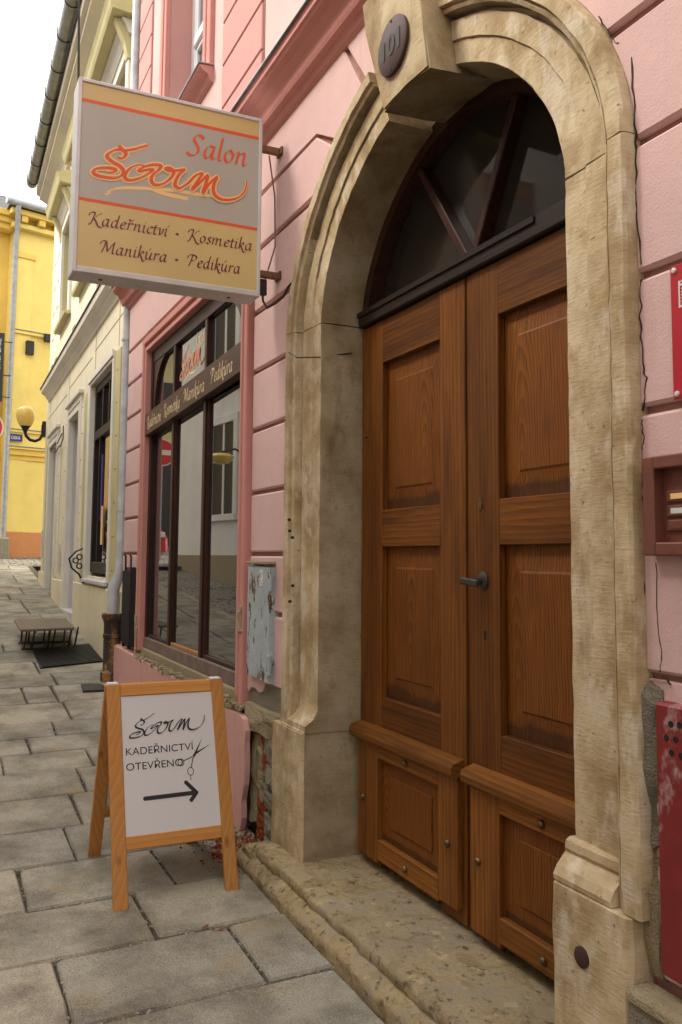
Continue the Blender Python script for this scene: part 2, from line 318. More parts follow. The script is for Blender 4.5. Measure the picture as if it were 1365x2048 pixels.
# ------------------------------------------------------------------ mesh helpers
class MB:
    def __init__(s): s.bm = bmesh.new()
    def box(s, x0, x1, y0, y1, z0, z1, bev=0.0, mtx=None):
        vs = [s.bm.verts.new(p) for p in ((x0,y0,z0),(x1,y0,z0),(x1,y1,z0),(x0,y1,z0),(x0,y0,z1),(x1,y0,z1),(x1,y1,z1),(x0,y1,z1))]
        fs = [s.bm.faces.new([vs[i] for i in f]) for f in ((0,3,2,1),(4,5,6,7),(0,1,5,4),(1,2,6,5),(2,3,7,6),(3,0,4,7))]
        if bev:
            es = list({e for f in fs for e in f.edges})
            r = bmesh.ops.bevel(s.bm, geom=es, offset=bev, segments=1, affect='EDGES', profile=.5, clamp_overlap=True)
            if mtx:
                vv = {v for f in r['faces'] for v in f.verts} | {v for v in vs if v.is_valid}
                for f in fs:
                    if f.is_valid: vv |= set(f.verts)
                for v in vv: v.co = mtx @ v.co
        elif mtx:
            for v in vs: v.co = mtx @ v.co
        return s
    def prism(s, poly, a, b, plane='XZ', bev=0.0):
        """poly in the plane, extruded from a (front) to b (back)"""
        def P(p, t):
            return (p[0], t, p[1]) if plane == 'XZ' else ((t, p[0], p[1]) if plane == 'YZ' else (p[0], p[1], t))
        A = [s.bm.verts.new(P(p, a)) for p in poly]; B = [s.bm.verts.new(P(p, b)) for p in poly]
        f0 = s.bm.faces.new(A); s.bm.faces.new(B[::-1])
        n = len(poly)
        for i in range(n): s.bm.faces.new((A[(i+1) % n], A[i], B[i], B[(i+1) % n]))
        if bev:
            bmesh.ops.bevel(s.bm, geom=list(f0.edges), offset=bev, segments=1, affect='EDGES', clamp_overlap=True)
        return s
    def tube(s, pts, r, seg=8, closed=False, caps=True):
        pts = [Vector(p) for p in pts]; n = len(pts); rings = []
        rr = r if isinstance(r, (list, tuple)) else [r]*n
        ref = None
        for i, p in enumerate(pts):
            a = pts[(i-1) % n] if (i or closed) else p; b = pts[(i+1) % n] if (i < n-1 or closed) else p
            t = (b-a).normalized() if (b-a).length > 1e-9 else Vector((0,0,1))
            if ref is None:
                ref = t.orthogonal().normalized()
            u = (ref - t*ref.dot(t)).normalized(); ref = u; v = t.cross(u)
            rings.append([s.bm.verts.new(p + (u*math.cos(2*math.pi*k/seg) + v*math.sin(2*math.pi*k/seg))*rr[i]) for k in range(seg)])
        m = n if closed else n-1
        for i in range(m):
            A, B = rings[i], rings[(i+1) % n]
            for k in range(seg): s.bm.faces.new((A[k], A[(k+1) % seg], B[(k+1) % seg], B[k]))
        if caps and not closed: s.bm.faces.new(rings[0][::-1]); s.bm.faces.new(rings[-1])
        return s
    def lathe(s, prof, c, seg=16, axis='Z'):
        rings = []
        for r, h in prof:
            ring = []
            for k in range(seg):
                a = 2*math.pi*k/seg; x, y = r*math.cos(a), r*math.sin(a)
                p = (c[0]+x, c[1]+y, c[2]+h) if axis == 'Z' else ((c[0]+x, c[1]+h, c[2]+y) if axis == 'Y' else (c[0]+h, c[1]+x, c[2]+y))
                ring.append(s.bm.verts.new(p))
            rings.append(ring)
        for A, B in zip(rings, rings[1:]):
            for k in range(seg): s.bm.faces.new((A[k], A[(k+1) % seg], B[(k+1) % seg], B[k]))
        s.bm.faces.new(rings[0][::-1]); s.bm.faces.new(rings[-1]); return s
    def sweep(s, prof, path, closed_prof=True, caps=True):
        """prof[i](k) gives 3D points: path is a list of lists of 3D points (rings)"""
        rings = [[s.bm.verts.new(p) for p in ring] for ring in path]
        n = len(rings[0])
        for A, B in zip(rings, rings[1:]):
            for k in range(n if closed_prof else n-1): s.bm.faces.new((A[k], A[(k+1) % n], B[(k+1) % n], B[k]))
        if caps and closed_prof: s.bm.faces.new(rings[0][::-1]); s.bm.faces.new(rings[-1])
        return s
    def rough(s, amp, freq, seed=0, cond=None):
        o = Vector((seed*3.1, seed*1.7, seed*.9))
        for v in s.bm.verts:
            if cond is None or cond(v.co):
                n = noise.noise_vector(v.co*freq + o); v.co += n*amp
        return s
    def build(s, name, mat, parent=None, smooth=False, org=None, recalc=True):
        if recalc: bmesh.ops.recalc_face_normals(s.bm, faces=s.bm.faces)
        me = bpy.data.meshes.new(name)
        off = Vector((0,0,0))
        if parent is not None and parent.get('_w'): off = Vector(parent['_o'])
        if org is not None: off = Vector(org)
        if off.length: bmesh.ops.translate(s.bm, verts=s.bm.verts, vec=-off)
        s.bm.to_mesh(me); s.bm.free()
        if smooth:
            for p in me.polygons: p.use_smooth = True
            try: me.set_sharp_from_angle(angle=R(40))
            except Exception: pass
        me.materials.append(mat)
        o = bpy.data.objects.new(name, me); COL.objects.link(o)
        if parent is not None:
            o.parent = parent
            if org is not None: o.location = off - Vector(parent.get('_o', (0,0,0)))
            o['_w'] = 1; o['_o'] = tuple(off)
        elif org is not None: o.location = off
        if parent is None: o['_w'] = 1; o['_o'] = tuple(off)
        return o
def B(name, mat, parent, x0, x1, y0, y1, z0, z1, bev=.003, mtx=None):
    return MB().box(min(x0,x1), max(x0,x1), min(y0,y1), max(y0,y1), min(z0,z1), max(z0,z1), bev, mtx).build(name, mat, parent)
def thing(name, label, cat, loc=(0,0,0), group=None, rotz=0, world=True):
    o = bpy.data.objects.new(name, None); COL.objects.link(o); o.empty_display_size = .1
    o.location = loc; o.rotation_euler = (0,0,rotz); o['label'] = label; o['category'] = cat
    if group: o['group'] = group
    if world: o['_w'] = 1; o['_o'] = tuple(loc)          # children are modelled in world coordinates
    return o
def tag(o, label, cat, group=None):
    o['label'] = label; o['category'] = cat
    if group: o['group'] = group
    return o
def struct(o): o['kind'] = 'structure'; return o

# ------------------------------------------------------------------ ground profile (the street climbs away from the camera)
GX = [-200,-40,-26,-18.9,-14,-8.2,-4.3,-2.4,3.0,60]; GZ = [5.0,2.2,1.6,1.17,.735,.255,-.088,-.115,-.16,-.3]
def gz(x):
    for i in range(len(GX)-1):
        if x <= GX[i+1]: return GZ[i] + (GZ[i+1]-GZ[i])*(x-GX[i])/(GX[i+1]-GX[i])
    return GZ[-1]
def strip(name, mat, ys, dz, x0, x1, step=.5, parent=None):
    m = MB(); xs = [x0 + i*(x1-x0)/max(1, int((x1-x0)/step)) for i in range(int((x1-x0)/step)+1)]
    rows = [[m.bm.verts.new((x, y, gz(x)+d)) for y, d in zip(ys, dz)] for x in xs]
    for A, Bq in zip(rows, rows[1:]):
        for k in range(len(ys)-1): m.bm.faces.new((A[k], A[k+1], Bq[k+1], Bq[k]))
    for f in m.bm.faces: f.normal_update()
    o = m.build(name, mat, parent)
    return o
struct(strip('ground', M['soil'], [-200,-30,-8,60,200], [-.35,-.35,-.35,-.35,-.35], -199, 59, 6))
struct(strip('road', M['cobble'], [-6.5,-1.98], [-.13,-.10], -17.4, 8, .5))
struct(strip('cross_street', M['cobble'], [-30,-3,0,8,30], [-.03,-.02,-.02,-.02,-.02], -36, -17.4, .6))
pav = struct(strip('pavement', M['soil'], [-1.9,.32], [-.030,-.022], -17.4, 3.0, .4))
# kerb stones
for i in range(20):
    x0 = 3.0 - i*1.02
    m = MB().box(x0-1.01, x0, -1.98, -1.86, -.16, 0.0, .01)
    for v in m.bm.verts: v.co.z += gz(v.co.x)
    m.rough(.004, 5, i).build('kerb_stone', M['slab'], pav)
rows = [3.0,2.4,1.8,1.25,.70,.20,-.32,-.80,-1.28,-1.75,-2.26,-2.725,-3.18,-3.615,-4.075,-4.51,-4.95,-5.37,-5.72,-6.04,-6.40,-6.93,-7.45,-7.90,-8.42,-8.95,-9.42,-9.90,-10.72,-11.3,-11.9,-12.65,-13.2,-14.0,-14.8,-15.7,-16.6,-17.35]
forced = {11: [-1.0,-.39], 12: [-1.32,-.64], 13: [-1.45,-1.04,-.46], 14: [-1.3,-.79], 15: [-1.2,-.70], 16: [-1.15,-.61], 17: [-1.4,-1.0,-.5], 19: [-1.15,-.63], 18: [-1.3,-.82], 20: [-1.1,-.48], 21: [-1.3,-.73,-.51], 22: [-1.2,-.45]}
PLATE = (-9.18,-8.10,-.52,.05)
def wall_y(x):
    if -3.86 < x < -1.3: return -.155
    if x < -8.0: return .08 + (-7.9-x)*.0165
    return .05
for i in range(len(rows)-1):
    xa, xb = rows[i], rows[i+1]
    yw = wall_y((xa+xb)/2)
    js = forced.get(i)
    if js is None:
        js = []; y = -1.86 + random.uniform(.3,.6)
        while y < yw-.3: js.append(y); y += random.uniform(.42,.75)
    ys = [-1.855] + [y for y in js] + [yw]
    for a, b in zip(ys, ys[1:]):
        if b - a < .05: continue
        g = .0062 if xa > -6 else .008
        # corners with a little jitter, three segments a side, top edge worn round
        jit = lambda s: random.uniform(-s, s)
        c = [(xa-g+jit(.005), a+g+jit(.005)), (xa-g+jit(.005), b-g+jit(.005)), (xb+g+jit(.006), b-g+jit(.005)), (xb+g+jit(.006), a+g+jit(.005))]
        # slabs run square to the wall but the joints drift a little towards it
        ring = []
        for k in range(4):
            p, q = c[k], c[(k+1) % 4]
            for t in (.015, .33, .67, .985): ring.append((p[0]+(q[0]-p[0])*t + jit(.0035), p[1]+(q[1]-p[1])*t + jit(.0035)))
        ring = [(x - .045*max(-1.2, min(.2, y))*.9 - .03, y) for x, y in ring]
        cx = sum(p[0] for p in ring)/len(ring); cy = sum(p[1] for p in ring)/len(ring)
        tx, ty, dz = jit(.006), jit(.006), jit(.003)
        m = MB(); n = len(ring)
        def zz(x, y): return gz(x) + dz + (x-cx)*tx + (y-cy)*ty
        e = .007
        T = [m.bm.verts.new((cx+(x-cx)*(1-e/max(.05, abs(x-cx)) if abs(x-cx) > .05 else 1), cy+(y-cy)*(1-e/max(.05, abs(y-cy)) if abs(y-cy) > .05 else 1), zz(x, y))) for x, y in ring]
        E_ = [m.bm.verts.new((x, y, zz(x, y)-.009)) for x, y in ring]
        D = [m.bm.verts.new((x, y, zz(x, y)-.06)) for x, y in ring]
        m.bm.faces.new(T)
        for k in range(n):
            k2 = (k+1) % n
            m.bm.faces.new((T[k2], T[k], E_[k], E_[k2])); m.bm.faces.new((E_[k2], E_[k], D[k], D[k2]))
        m.build('paving_slab', M['slab'], pav, smooth=False)
# loose grit in the joints near the camera
m = MB()
for i in range(900):
    r_ = random.choice(range(9, 20)); x = rows[r_]; y = random.uniform(-1.3, -.05)
    if random.random() < .35 and r_ in forced:
        y = random.choice(forced[r_]) ; x = random.uniform(rows[r_+1], rows[r_])
    x += random.gauss(0, .006) - .045*max(-1.2, min(.2, y))*.9 - .03; y += random.gauss(0, .008)
    s = random.uniform(.0015, .0045)
    m.box(x-s, x+s*random.uniform(.5,1.4), y-s, y+s, gz(x)-.012, gz(x)-.012+s*1.6, 0)
o = m.build('joint_pebbles', plain('pebble', (.33,.29,.22), .9, 0, .5, 200)); o['kind'] = 'stuff'

# ------------------------------------------------------------------ pink house
bz0 = lambda x: -.022*(x+4.3)/2.3*(-1) if False else 0.0
PH = thing('pink_house', 'pink plastered house with stone arched doorway, salon shop window and salmon cornice', 'house', (-3, .3, -.1))
CX, SPR, NEX = -2.59, 2.26, 1.8
def arc(o, t, a0=.80, b0=.655):
    """point on the arch at offset o outwards; t from 0 (right spring) to pi (left spring)"""
    a = a0+o; b = b0 + o*.80
    ct, st = math.cos(t), math.sin(t)
    return (CX + a*math.copysign(abs(ct)**(2/NEX), ct), SPR + b*abs(st)**(2/NEX))
def arc_t(x, z, o):
    lo, best, bt = 0, 1e9, 0
    for i in range(721):
        t = math.pi*i/720; p = arc(o, t); d = (p[0]-x)**2 + (p[1]-z)**2
        if d < best: best, bt = d, t
    return bt
OUT = .283
def arcpts(t0, t1, n=8, o=OUT): return [arc(o, t0+(t1-t0)*i/n) for i in range(n+1)]
WXL, WXR = -7.45, 8.0
# backing wall behind the rustication (grooves show it)
def backing(y0, y1):
    m = MB()
    m.box(WXL, -6.70, y0, y1, -.3, 3.45); m.box(-4.28, -3.55, y0, y1, .44, 2.26); m.box(-6.70, -4.28, y0, y1, 2.86, 3.45)
    m.box(-6.70, -4.28, y0, y1, -.3, .56); m.box(-1.60, WXR, y0, y1, -.3, 2.26)
    L = [(-4.28, 2.26)] + [(-4.28, 3.45), (CX, 3.45)] + arcpts(math.pi/2, math.pi, 20, .2)
    Rr = [(WXR, 2.26)] + arcpts(0, math.pi/2, 20, .2) + [(CX, 3.45), (WXR, 3.45)]
    m.prism(L, y0, y1); m.prism(Rr, y0, y1)
    return m
backing(.058, .30).build('wall', M['groove'], PH)
FR = .038
def block(poly, mat=M['pink'], y=FR, b=.008, name='stucco_block'):
    return MB().prism(poly, y, .066, bev=b).build(name, mat, PH)
g = .010
def rect(x0, x1, z0, z1): return [(x0, z0+g), (x1, z0+g), (x1, z1-g), (x0, z1-g)]
# left of the shop window
zsA = [.50,.975,1.257,1.545,1.83,2.115,2.40,2.69,2.98]
for a, b in zip(zsA, zsA[1:]): block(rect(WXL, -6.76, a, b))
block(rect(WXL, -4.22, 2.98, 3.45))
# between window and portal
zsL = [.50,.975,1.257,1.565,1.885,2.19]
for a, b in zip(zsL, zsL[1:]):
    if a < .6: block(rect(-4.22, -3.675, a+.13, b))
    else: block(rect(-4.22, -3.675, a, b))
tl = lambda x, z: arc_t(x, z, OUT)
def arcband(z0, z1, side):
    """the arch's outer edge between two heights on one side, going up"""
    ts = [i*math.pi/2/200 for i in range(201)]
    if side < 0: ts = [math.pi-t for t in ts]
    pts = [arc(OUT, t) for t in ts]; pts = [p for p in pts if z0 <= p[1] <= z1]
    return pts[::max(1, len(pts)//8)] + [pts[-1]]
e = [(-3.675, 2.19+g), (-3.675, 2.26)] + arcband(2.27, 2.5-g, -1)
block([(-4.22, 2.19+g)] + e + [(-4.22, 2.5-g)])
block([(-4.22, 2.5+g)] + arcband(2.5+g, 2.835-g, -1) + [(-4.22, 2.835-g)])
e = arcband(2.835+g, 2.955, -1)
block([(-4.22, 2.835+g)] + e + [(-3.43, 3.12-g), (-4.22, 3.12-g)])
e = arcband(2.972, 3.075, -1)
block([(-4.22, 3.12+g), (-3.42, 3.12+g)] + e + [(-3.20, 3.45-g), (-4.22, 3.45-g)])
e = arcband(3.085, 3.138, -1)
block([(-3.18, 3.45-g)] + e + [(-2.70, 3.45-g)])
# right of the portal
zsR = [.985,1.59,1.91,2.235]
for a, b in zip(zsR, zsR[1:]): block(rect(-1.515, WXR, a, b))
block([(WXR, 2.235+g)] + [(WXR, 2.552-g)] + arcband(2.27, 2.552-g, 1)[::-1] + [(-1.505, 2.235+g)])
block([(WXR, 2.552+g), (WXR, 2.87-g)] + arcband(2.552+g, 2.87-g, 1)[::-1])
e = arcband(2.87+g, 2.99, 1)
block([(WXR, 2.87+g), (WXR, 3.14-g), (-1.72, 3.14-g)] + e[::-1])
e = arcband(3.0, 3.09, 1)
block([(WXR, 3.14+g), (WXR, 3.45-g), (-1.95, 3.45-g)] + e[::-1] + [(-1.71, 3.14+g)])
e = arcband(3.098, 3.138, 1)
block([(-1.97, 3.45-g), (-2.48, 3.45-g)] + e[::-1])
block(rect(-1.515, WXR, .33, .985+g*.6), M['pink'], .046, .004)
# cracks in the plaster beside the portal (thin dark fissures standing open)
def fissure(pts, w0, y=FR, sub=5, amp=.006):
    m = MB(); P2 = []
    for (xa, za), (xb, zb) in zip(pts, pts[1:]):
        for k in range(sub): t = k/sub; P2.append((xa+(xb-xa)*t + random.uniform(-amp, amp)*.7, za+(zb-za)*t))
    P2.append(pts[-1]); prev = None
    for i, (x, z) in enumerate(P2):
        ww = w0*random.uniform(.25, 1.0)
        a = m.bm.verts.new((x-ww, y-.0016, z)); b = m.bm.verts.new((x+ww*.8, y-.0016, z+random.uniform(-.003,.003)))
        c = m.bm.verts.new((x, y+.004, z))
        if prev:
            m.bm.faces.new((prev[0], prev[1], b, a)); m.bm.faces.new((prev[1], prev[2], c, b)); m.bm.faces.new((prev[2], prev[0], a, c))
        prev = (a, b, c)
    return m.build('crack', M['crack'], PH)
fissure([(-1.514,2.45),(-1.508,2.325),(-1.504,2.216),(-1.510,2.074),(-1.496,1.934)], .0035)
fissure([(-1.497,1.90),(-1.504,1.792),(-1.500,1.72),(-1.490,1.665),(-1.503,1.59)], .003)
fissure([(-1.504,1.57),(-1.500,1.52),(-1.510,1.49),(-1.513,1.385),(-1.512,1.212),(-1.513,1.02)], .0022)
fissure([(-1.472,1.24),(-1.474,1.12),(-1.462,1.03),(-1.470,1.0)], .0012, amp=.003)
fissure([(-1.62,2.62),(-1.585,2.55),(-1.555,2.51)], .003)
fissure([(-1.50,.985),(-1.455,.99),(-1.44,.975)], .002)
# plinth of the pink house, below the shop window
MB().prism([(WXL-.06,-.25),(-4.19,-.25),(-4.17,-.10),(-4.14,-.02),(-4.15,.06),(-4.115,.14),(-4.105,.24),(-4.115,.34),(-4.108,.40),(-4.13,.45),(-4.22,.463),(-4.36,.46),(-4.9,.475),(WXL-.06,.495)], -.012, .016, bev=.005).build('plinth', M['plinth'], PH)
MB().prism([(WXL-.062,.44),(-6.9,.44),(-6.9,.50),(WXL-.062,.50)], .0, .05, bev=.01).build('plinth_cap', M['plinth'], PH)
# crumbled mortar along the plinth top and below the sill
m = MB()
for i in range(420):
    x = random.uniform(-6.7, -4.2); s = random.uniform(.004, .014)
    mt = Matrix.Translation((x, random.uniform(-.008,.02), .492+bz0(x)+random.uniform(-.02,.012))) @ Matrix.Rotation(random.uniform(0, 3), 4, 'Y')
    m.box(-s, s, -s, s, -s*.7, s*.7, 0, mt)
m.rough(.004, 60, 4).build('crumbled_mortar', M['mortar'], PH)['kind'] = 'stuff'
# broken masonry between plinth and portal
MB().box(-4.40,-3.66,.085,.25,-.2,.64).build('masonry_core', M['greymortar'], PH)
def lump(name, mat, x0, x1, z0, z1, y0, y1, seed, amp=.02, fr=9, sq=.72):
    m = MB(); x0, x1 = min(x0,x1), max(x0,x1)
    bmesh.ops.create_cube(m.bm, size=2); bmesh.ops.subdivide_edges(m.bm, edges=m.bm.edges[:], cuts=7, use_grid_fill=True)
    for v in m.bm.verts:
        p = v.co; sp = p.normalized()*1.12; q = p*sq + sp*(1-sq)
        v.co = Vector(((x0+x1)/2 + q.x*(x1-x0)/2, (y0+y1)/2 + q.y*(y1-y0)/2, (z0+z1)/2 + q.z*(z1-z0)/2))
    m.rough(amp, fr, seed); m.rough(amp*.6, fr*2.7, seed+9); m.rough(amp*.3, fr*7, seed+19)
    return m.build(name, mat, PH, smooth=False)
lump('mortar_lump', M['mortar'], -4.22,-3.74, .40,.525, .012,.16, 1, .014)
lump('mortar_lump', M['mortar'], -4.115,-3.985, .17,.43, .045,.2, 2, .02, 11)
lump('mortar_lump', M['mortar'], -4.17,-4.085, -.05,.43, .035,.2, 5, .014, 11)
lump('mortar_lump', M['mortar'], -4.11,-4.0, .08,.21, .05,.2, 3, .018, 11)
for i, (x0, x1, z0, z1) in enumerate([(-4.02,-3.93,.32,.40),(-4.01,-3.94,.23,.315),(-4.13,-3.98,.02,.085),(-4.11,-3.95,-.055,.015),(-4.12,-4.0,-.13,-.06)]):
    lump('brick', M['brick'], x0, x1, z0, z1, .04 if i < 2 else .05, .2, 10+i, .010, 16, .85)
for i, (z0, z1) in enumerate([(.28,.41),(.175,.272),(.065,.165),(-.04,.055),(-.13,-.05)]):
    lump('stone', M['greymortar'], -3.955,-3.755, z0, z1, .025,.18, 20+i, .014, 12)
# bare mortar patch under the cabinet and the plaster flake hanging over it
MB().prism([(-4.25,.50),(-3.70,.48),(-3.70,.92),(-3.78,.84),(-3.84,.74),(-4.20,.66),(-4.25,.60)], .045, .064).rough(.004, 40, 3).build('mortar_patch', M['greymortar'], PH)
MB().prism([(-4.25,.74),(-4.245,.60),(-4.20,.575),(-4.17,.60),(-4.11,.605),(-4.05,.585),(-4.0,.60),(-3.97,.64),(-3.945,.69),(-3.90,.71),(-3.90,.74)], .036, .047, bev=.002).rough(.003, 14, 5).build('plaster_flake', M['pink'], PH)
# rough stone strip between portal and red meter box, low concrete ledge
lump('rubble_stone', M['greymortar'], -1.545,-1.47, .60,.99, .035,.16, 31, .02, 12)
lump('rubble_stone', M['mortar'], -1.555,-1.478, .33,.63, .035,.16, 32, .016, 12)
MB().box(-1.535, WXR, -.02, .2, -.3, .30, .012).rough(.006, 8, 6).build('concrete_ledge', M['greymortar'], PH)
MB().box(-1.535, WXR, -.026, .05, .285, .325, .012).rough(.008, 8, 7).build('ledge_cap', M['mortar'], PH)

# ---- stone portal
PROF = [(0,.33),(0,.066),(.006,.058),(.092,.056),(.098,.048),(.176,.046),(.181,.074),(.196,.072),(.200,.020),(.212,.012),(.221,.030),(.226,.002),(.274,.0),(.281,.008),(.281,.12),(.281,.33)]
def grimy_shaded(o, cxx=None):  # gives faces turned into the opening the stone darkened by dirt and painted shade
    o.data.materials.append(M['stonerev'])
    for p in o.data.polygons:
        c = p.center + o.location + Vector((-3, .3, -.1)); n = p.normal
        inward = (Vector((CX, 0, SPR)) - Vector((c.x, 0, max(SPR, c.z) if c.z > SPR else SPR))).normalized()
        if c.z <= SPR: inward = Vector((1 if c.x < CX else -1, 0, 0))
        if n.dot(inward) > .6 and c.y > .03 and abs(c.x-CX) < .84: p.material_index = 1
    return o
def arch_stone(t0, t1, n, mat, seed, trim=.0022):
    rings = []
    for i in range(n+1):
        t = t0+trim + (t1-t0-2*trim)*i/n
        rings.append([Vector((arc(o, t)[0], y, arc(o, t)[1])) for o, y in PROF])
    m = MB(); m.sweep(PROF, rings); m.rough(.0028, 16, seed); m.rough(.0015, 60, seed+3)
    return grimy_shaded(m.build('arch_stone', mat, PH, smooth=True))
KT0, KT1 = arc_t(-2.40, 2.93, 0), arc_t(-2.79, 2.93, 0)
arch_stone(0, KT0, 44, M['arch'], 1); arch_stone(KT1, math.pi, 44, M['arch'], 2)
def jamb(side, z0, z1, n, seed, name='jamb_stone'):
    rings = []
    for i in range(n+1):
        z = z0 + (z1-z0)*i/n
        # the mouldings die out in a chamfer at the foot
        k = max(0.0, min(1.0, (z-.545)/.045)) if z < .60 and side < 0 else 1.0
        rings.append([Vector((CX + side*(.80+o), (y if (o in (0,.281) and y > .1) else y*k + .0*(1-k)), z)) for o, y in PROF])
    m = MB(); m.sweep(PROF, rings); m.rough(.0028, 14, seed); m.rough(.0012, 60, seed+3)
    return m
grimy_shaded(jamb(-1, .515, SPR-.004, 60, 5).build('jamb_stone', M['stoneface'], PH, smooth=True))
grimy_shaded(jamb(1, .458, SPR-.004, 60, 6).build('jamb_stone', M['stoneface'], PH, smooth=True))
# plinth blocks with a chamfered top
def plinthblock(xa, xb, seed, zt, inner):
    m = MB(); n = 18
    rings = []
    for i in range(n+1):
        z = -.12 + (zt+.12)*i/n
        y0 = -.012
        ring = [(xa, .33), (xa, y0+.012), (xa+.010, y0), (xb-.010, y0), (xb, y0+.012), (xb, .33)]
        rings.append([Vector((x, y, z)) for x, y in ring])
    top = []
    m.sweep(None, rings); m.rough(.004, 12, seed)
    return grimy_shaded(m.build('portal_plinth', M['stoneface'], PH, smooth=True))
plinthblock(-3.745, -3.395, 7, .512, 1); plinthblock(-1.797, -1.53, 8, .455, -1)
# base moulding on the right jamb
MB().prism([(-.002,.457),(-.004,.470),(.006,.490),(.026,.508),(.040,.518),(.034,.528),(.036,.546),(.048,.553),(.3,.553),(.3,.457)], -1.797, -1.594, 'YZ', .002).rough(.0015, 20, 9).build('base_moulding', M['stoneface'], PH)
MB().box(-3.655, -3.40, -.006, .3, .508, .522, .004).build('base_moulding', M['stoneface'], PH)
# keystone
kp = [(-2.735,3.17),(-2.60,2.79),(-2.262,2.79),(-2.27,3.16)]
def keystone():
    m = MB(); yf, yb = -.075, .33
    F = [(-2.735,3.185),(-2.590,2.812),(-2.50,2.83),(-2.42,2.832),(-2.345,2.83),(-2.285,2.808),(-2.325,3.17)]
    F = [(-2.86,3.36),(-2.785,3.0),(-2.70,2.868),(-2.59,2.885),(-2.48,2.868),(-2.395,3.0),(-2.33,3.36)]
    return F
# keystone front face as read on the plane Y=-.07
m = MB(); F = [(-2.765,3.30),(-2.725,3.165),(-2.585,2.798),(-2.43,2.826),(-2.277,2.800),(-2.335,3.10),(-2.37,3.30)]
Bk = [(-2.835,3.30),(-2.80,3.16),(-2.765,2.93),(-2.59,2.915),(-2.415,2.93),(-2.37,3.16),(-2.33,3.30)]
Fv = [m.bm.verts.new((x, -.07, z)) for x, z in F]; Bv = [m.bm.verts.new((x + (.06 if i < 3 else -.02 if i > 3 else 0)*0, .33, z)) for i, (x, z) in enumerate([(-2.765,3.30),(-2.745,3.16),(-2.72,2.90),(-2.56,2.905),(-2.38,2.90),(-2.355,3.12),(-2.37,3.30)])]
m.bm.faces.new(Fv); m.bm.faces.new(Bv[::-1])
for i in range(7): m.bm.faces.new((Fv[(i+1)%7], Fv[i], Bv[i], Bv[(i+1)%7]))
bmesh.ops.bevel(m.bm, geom=[ed for ed in m.bm.edges if all(abs(v.co.y+.07) < 1e-4 for v in ed.verts)], offset=.008, segments=2, affect='EDGES')
bmesh.ops.subdivide_edges(m.bm, edges=m.bm.edges[:], cuts=3, use_grid_fill=True)
ks = m.rough(.004, 12, 14).build('keystone', M['key'], PH, smooth=True)
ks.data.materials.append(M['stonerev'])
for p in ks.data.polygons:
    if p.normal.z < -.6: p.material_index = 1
# iron wire spanning the reveal and plugs in the stone
MB().tube([(-3.62,-.004,2.17),(-3.5,-.012,2.12),(-3.40,.06,2.11),(-3.384,.2,2.14)], .003, 5).build('wire', M['blackiron'], PH)
for i, (x, z, y) in enumerate([(-3.60,1.41,.0),(-3.595,1.36,.0),(-3.56,1.33,.0),(-3.55,1.12,.0),(-3.58,1.05,.0)]):
    MB().lathe([(.006,-.002),(.006,.01)], (x, .046*0-.002, z), 7, 'Y').build('plug_hole', M['darkvoid'], PH)

# ---- doorstep: a worn slab and a lower ledge
def grid(x0, x1, nx, prof, seed, amp, name, mat):
    m = MB(); R_ = []
    for i in range(nx+1):
        x = x0 + (x1-x0)*i/nx
        R_.append([m.bm.verts.new((x, y, z)) for y, z in prof])
    for A, Bq in zip(R_, R_[1:]):
        for k in range(len(prof)-1): m.bm.faces.new((A[k], A[k+1], Bq[k+1], Bq[k]))
    for v in m.bm.verts:
        nz = noise.noise(v.co*7 + Vector((seed,0,0)))*amp*.45 + noise.noise(v.co*24)*amp*.25 + noise.noise(v.co*55)*amp*.25
        edge = max(0, 1 - abs(v.co.y - (-.106 if seed == 3 else -.155))/.035)
        v.co.z += nz - edge*abs(noise.noise(v.co*5 + Vector((0,seed,3))))*.014
        v.co.y += nz*.5 + edge*(noise.noise(v.co*9 + Vector((5,seed,0)))*.012 + abs(noise.noise(v.co*28))*.010)
    return m.build(name, mat, PH, smooth=True)
pr = [(.34,-.004)] + [(.34-.022*k, -.004+.0002*k) for k in range(1, 19)] + [(-.070,-.002),(-.082,-.002),(-.092,-.003),(-.100,-.004),(-.105,-.007),(-.108,-.012),(-.109,-.024),(-.108,-.036),(-.106,-.05),(-.104,-.09),(-.10,-.2)]
grid(-3.70, -1.25, 260, pr, 3, .006, 'doorstep', M['step'])
pr = [(-.09,-.040),(-.102,-.044),(-.112,-.047),(-.122,-.051),(-.132,-.056),(-.142,-.062),(-.150,-.068),(-.155,-.075),(-.157,-.085),(-.156,-.10),(-.157,-.12),(-.158,-.16),(-.16,-.25)]
grid(-3.82, -1.25, 260, pr, 8, .005, 'doorstep_ledge', M['step'])
MB().prism([(-3.83,-.2),(-3.67,-.2),(-3.67,-.02),(-3.76,-.02),(-3.83,-.06)], -.13, .15, bev=.01).rough(.008, 10, 21).build('doorstep_ledge', M['step'], PH)

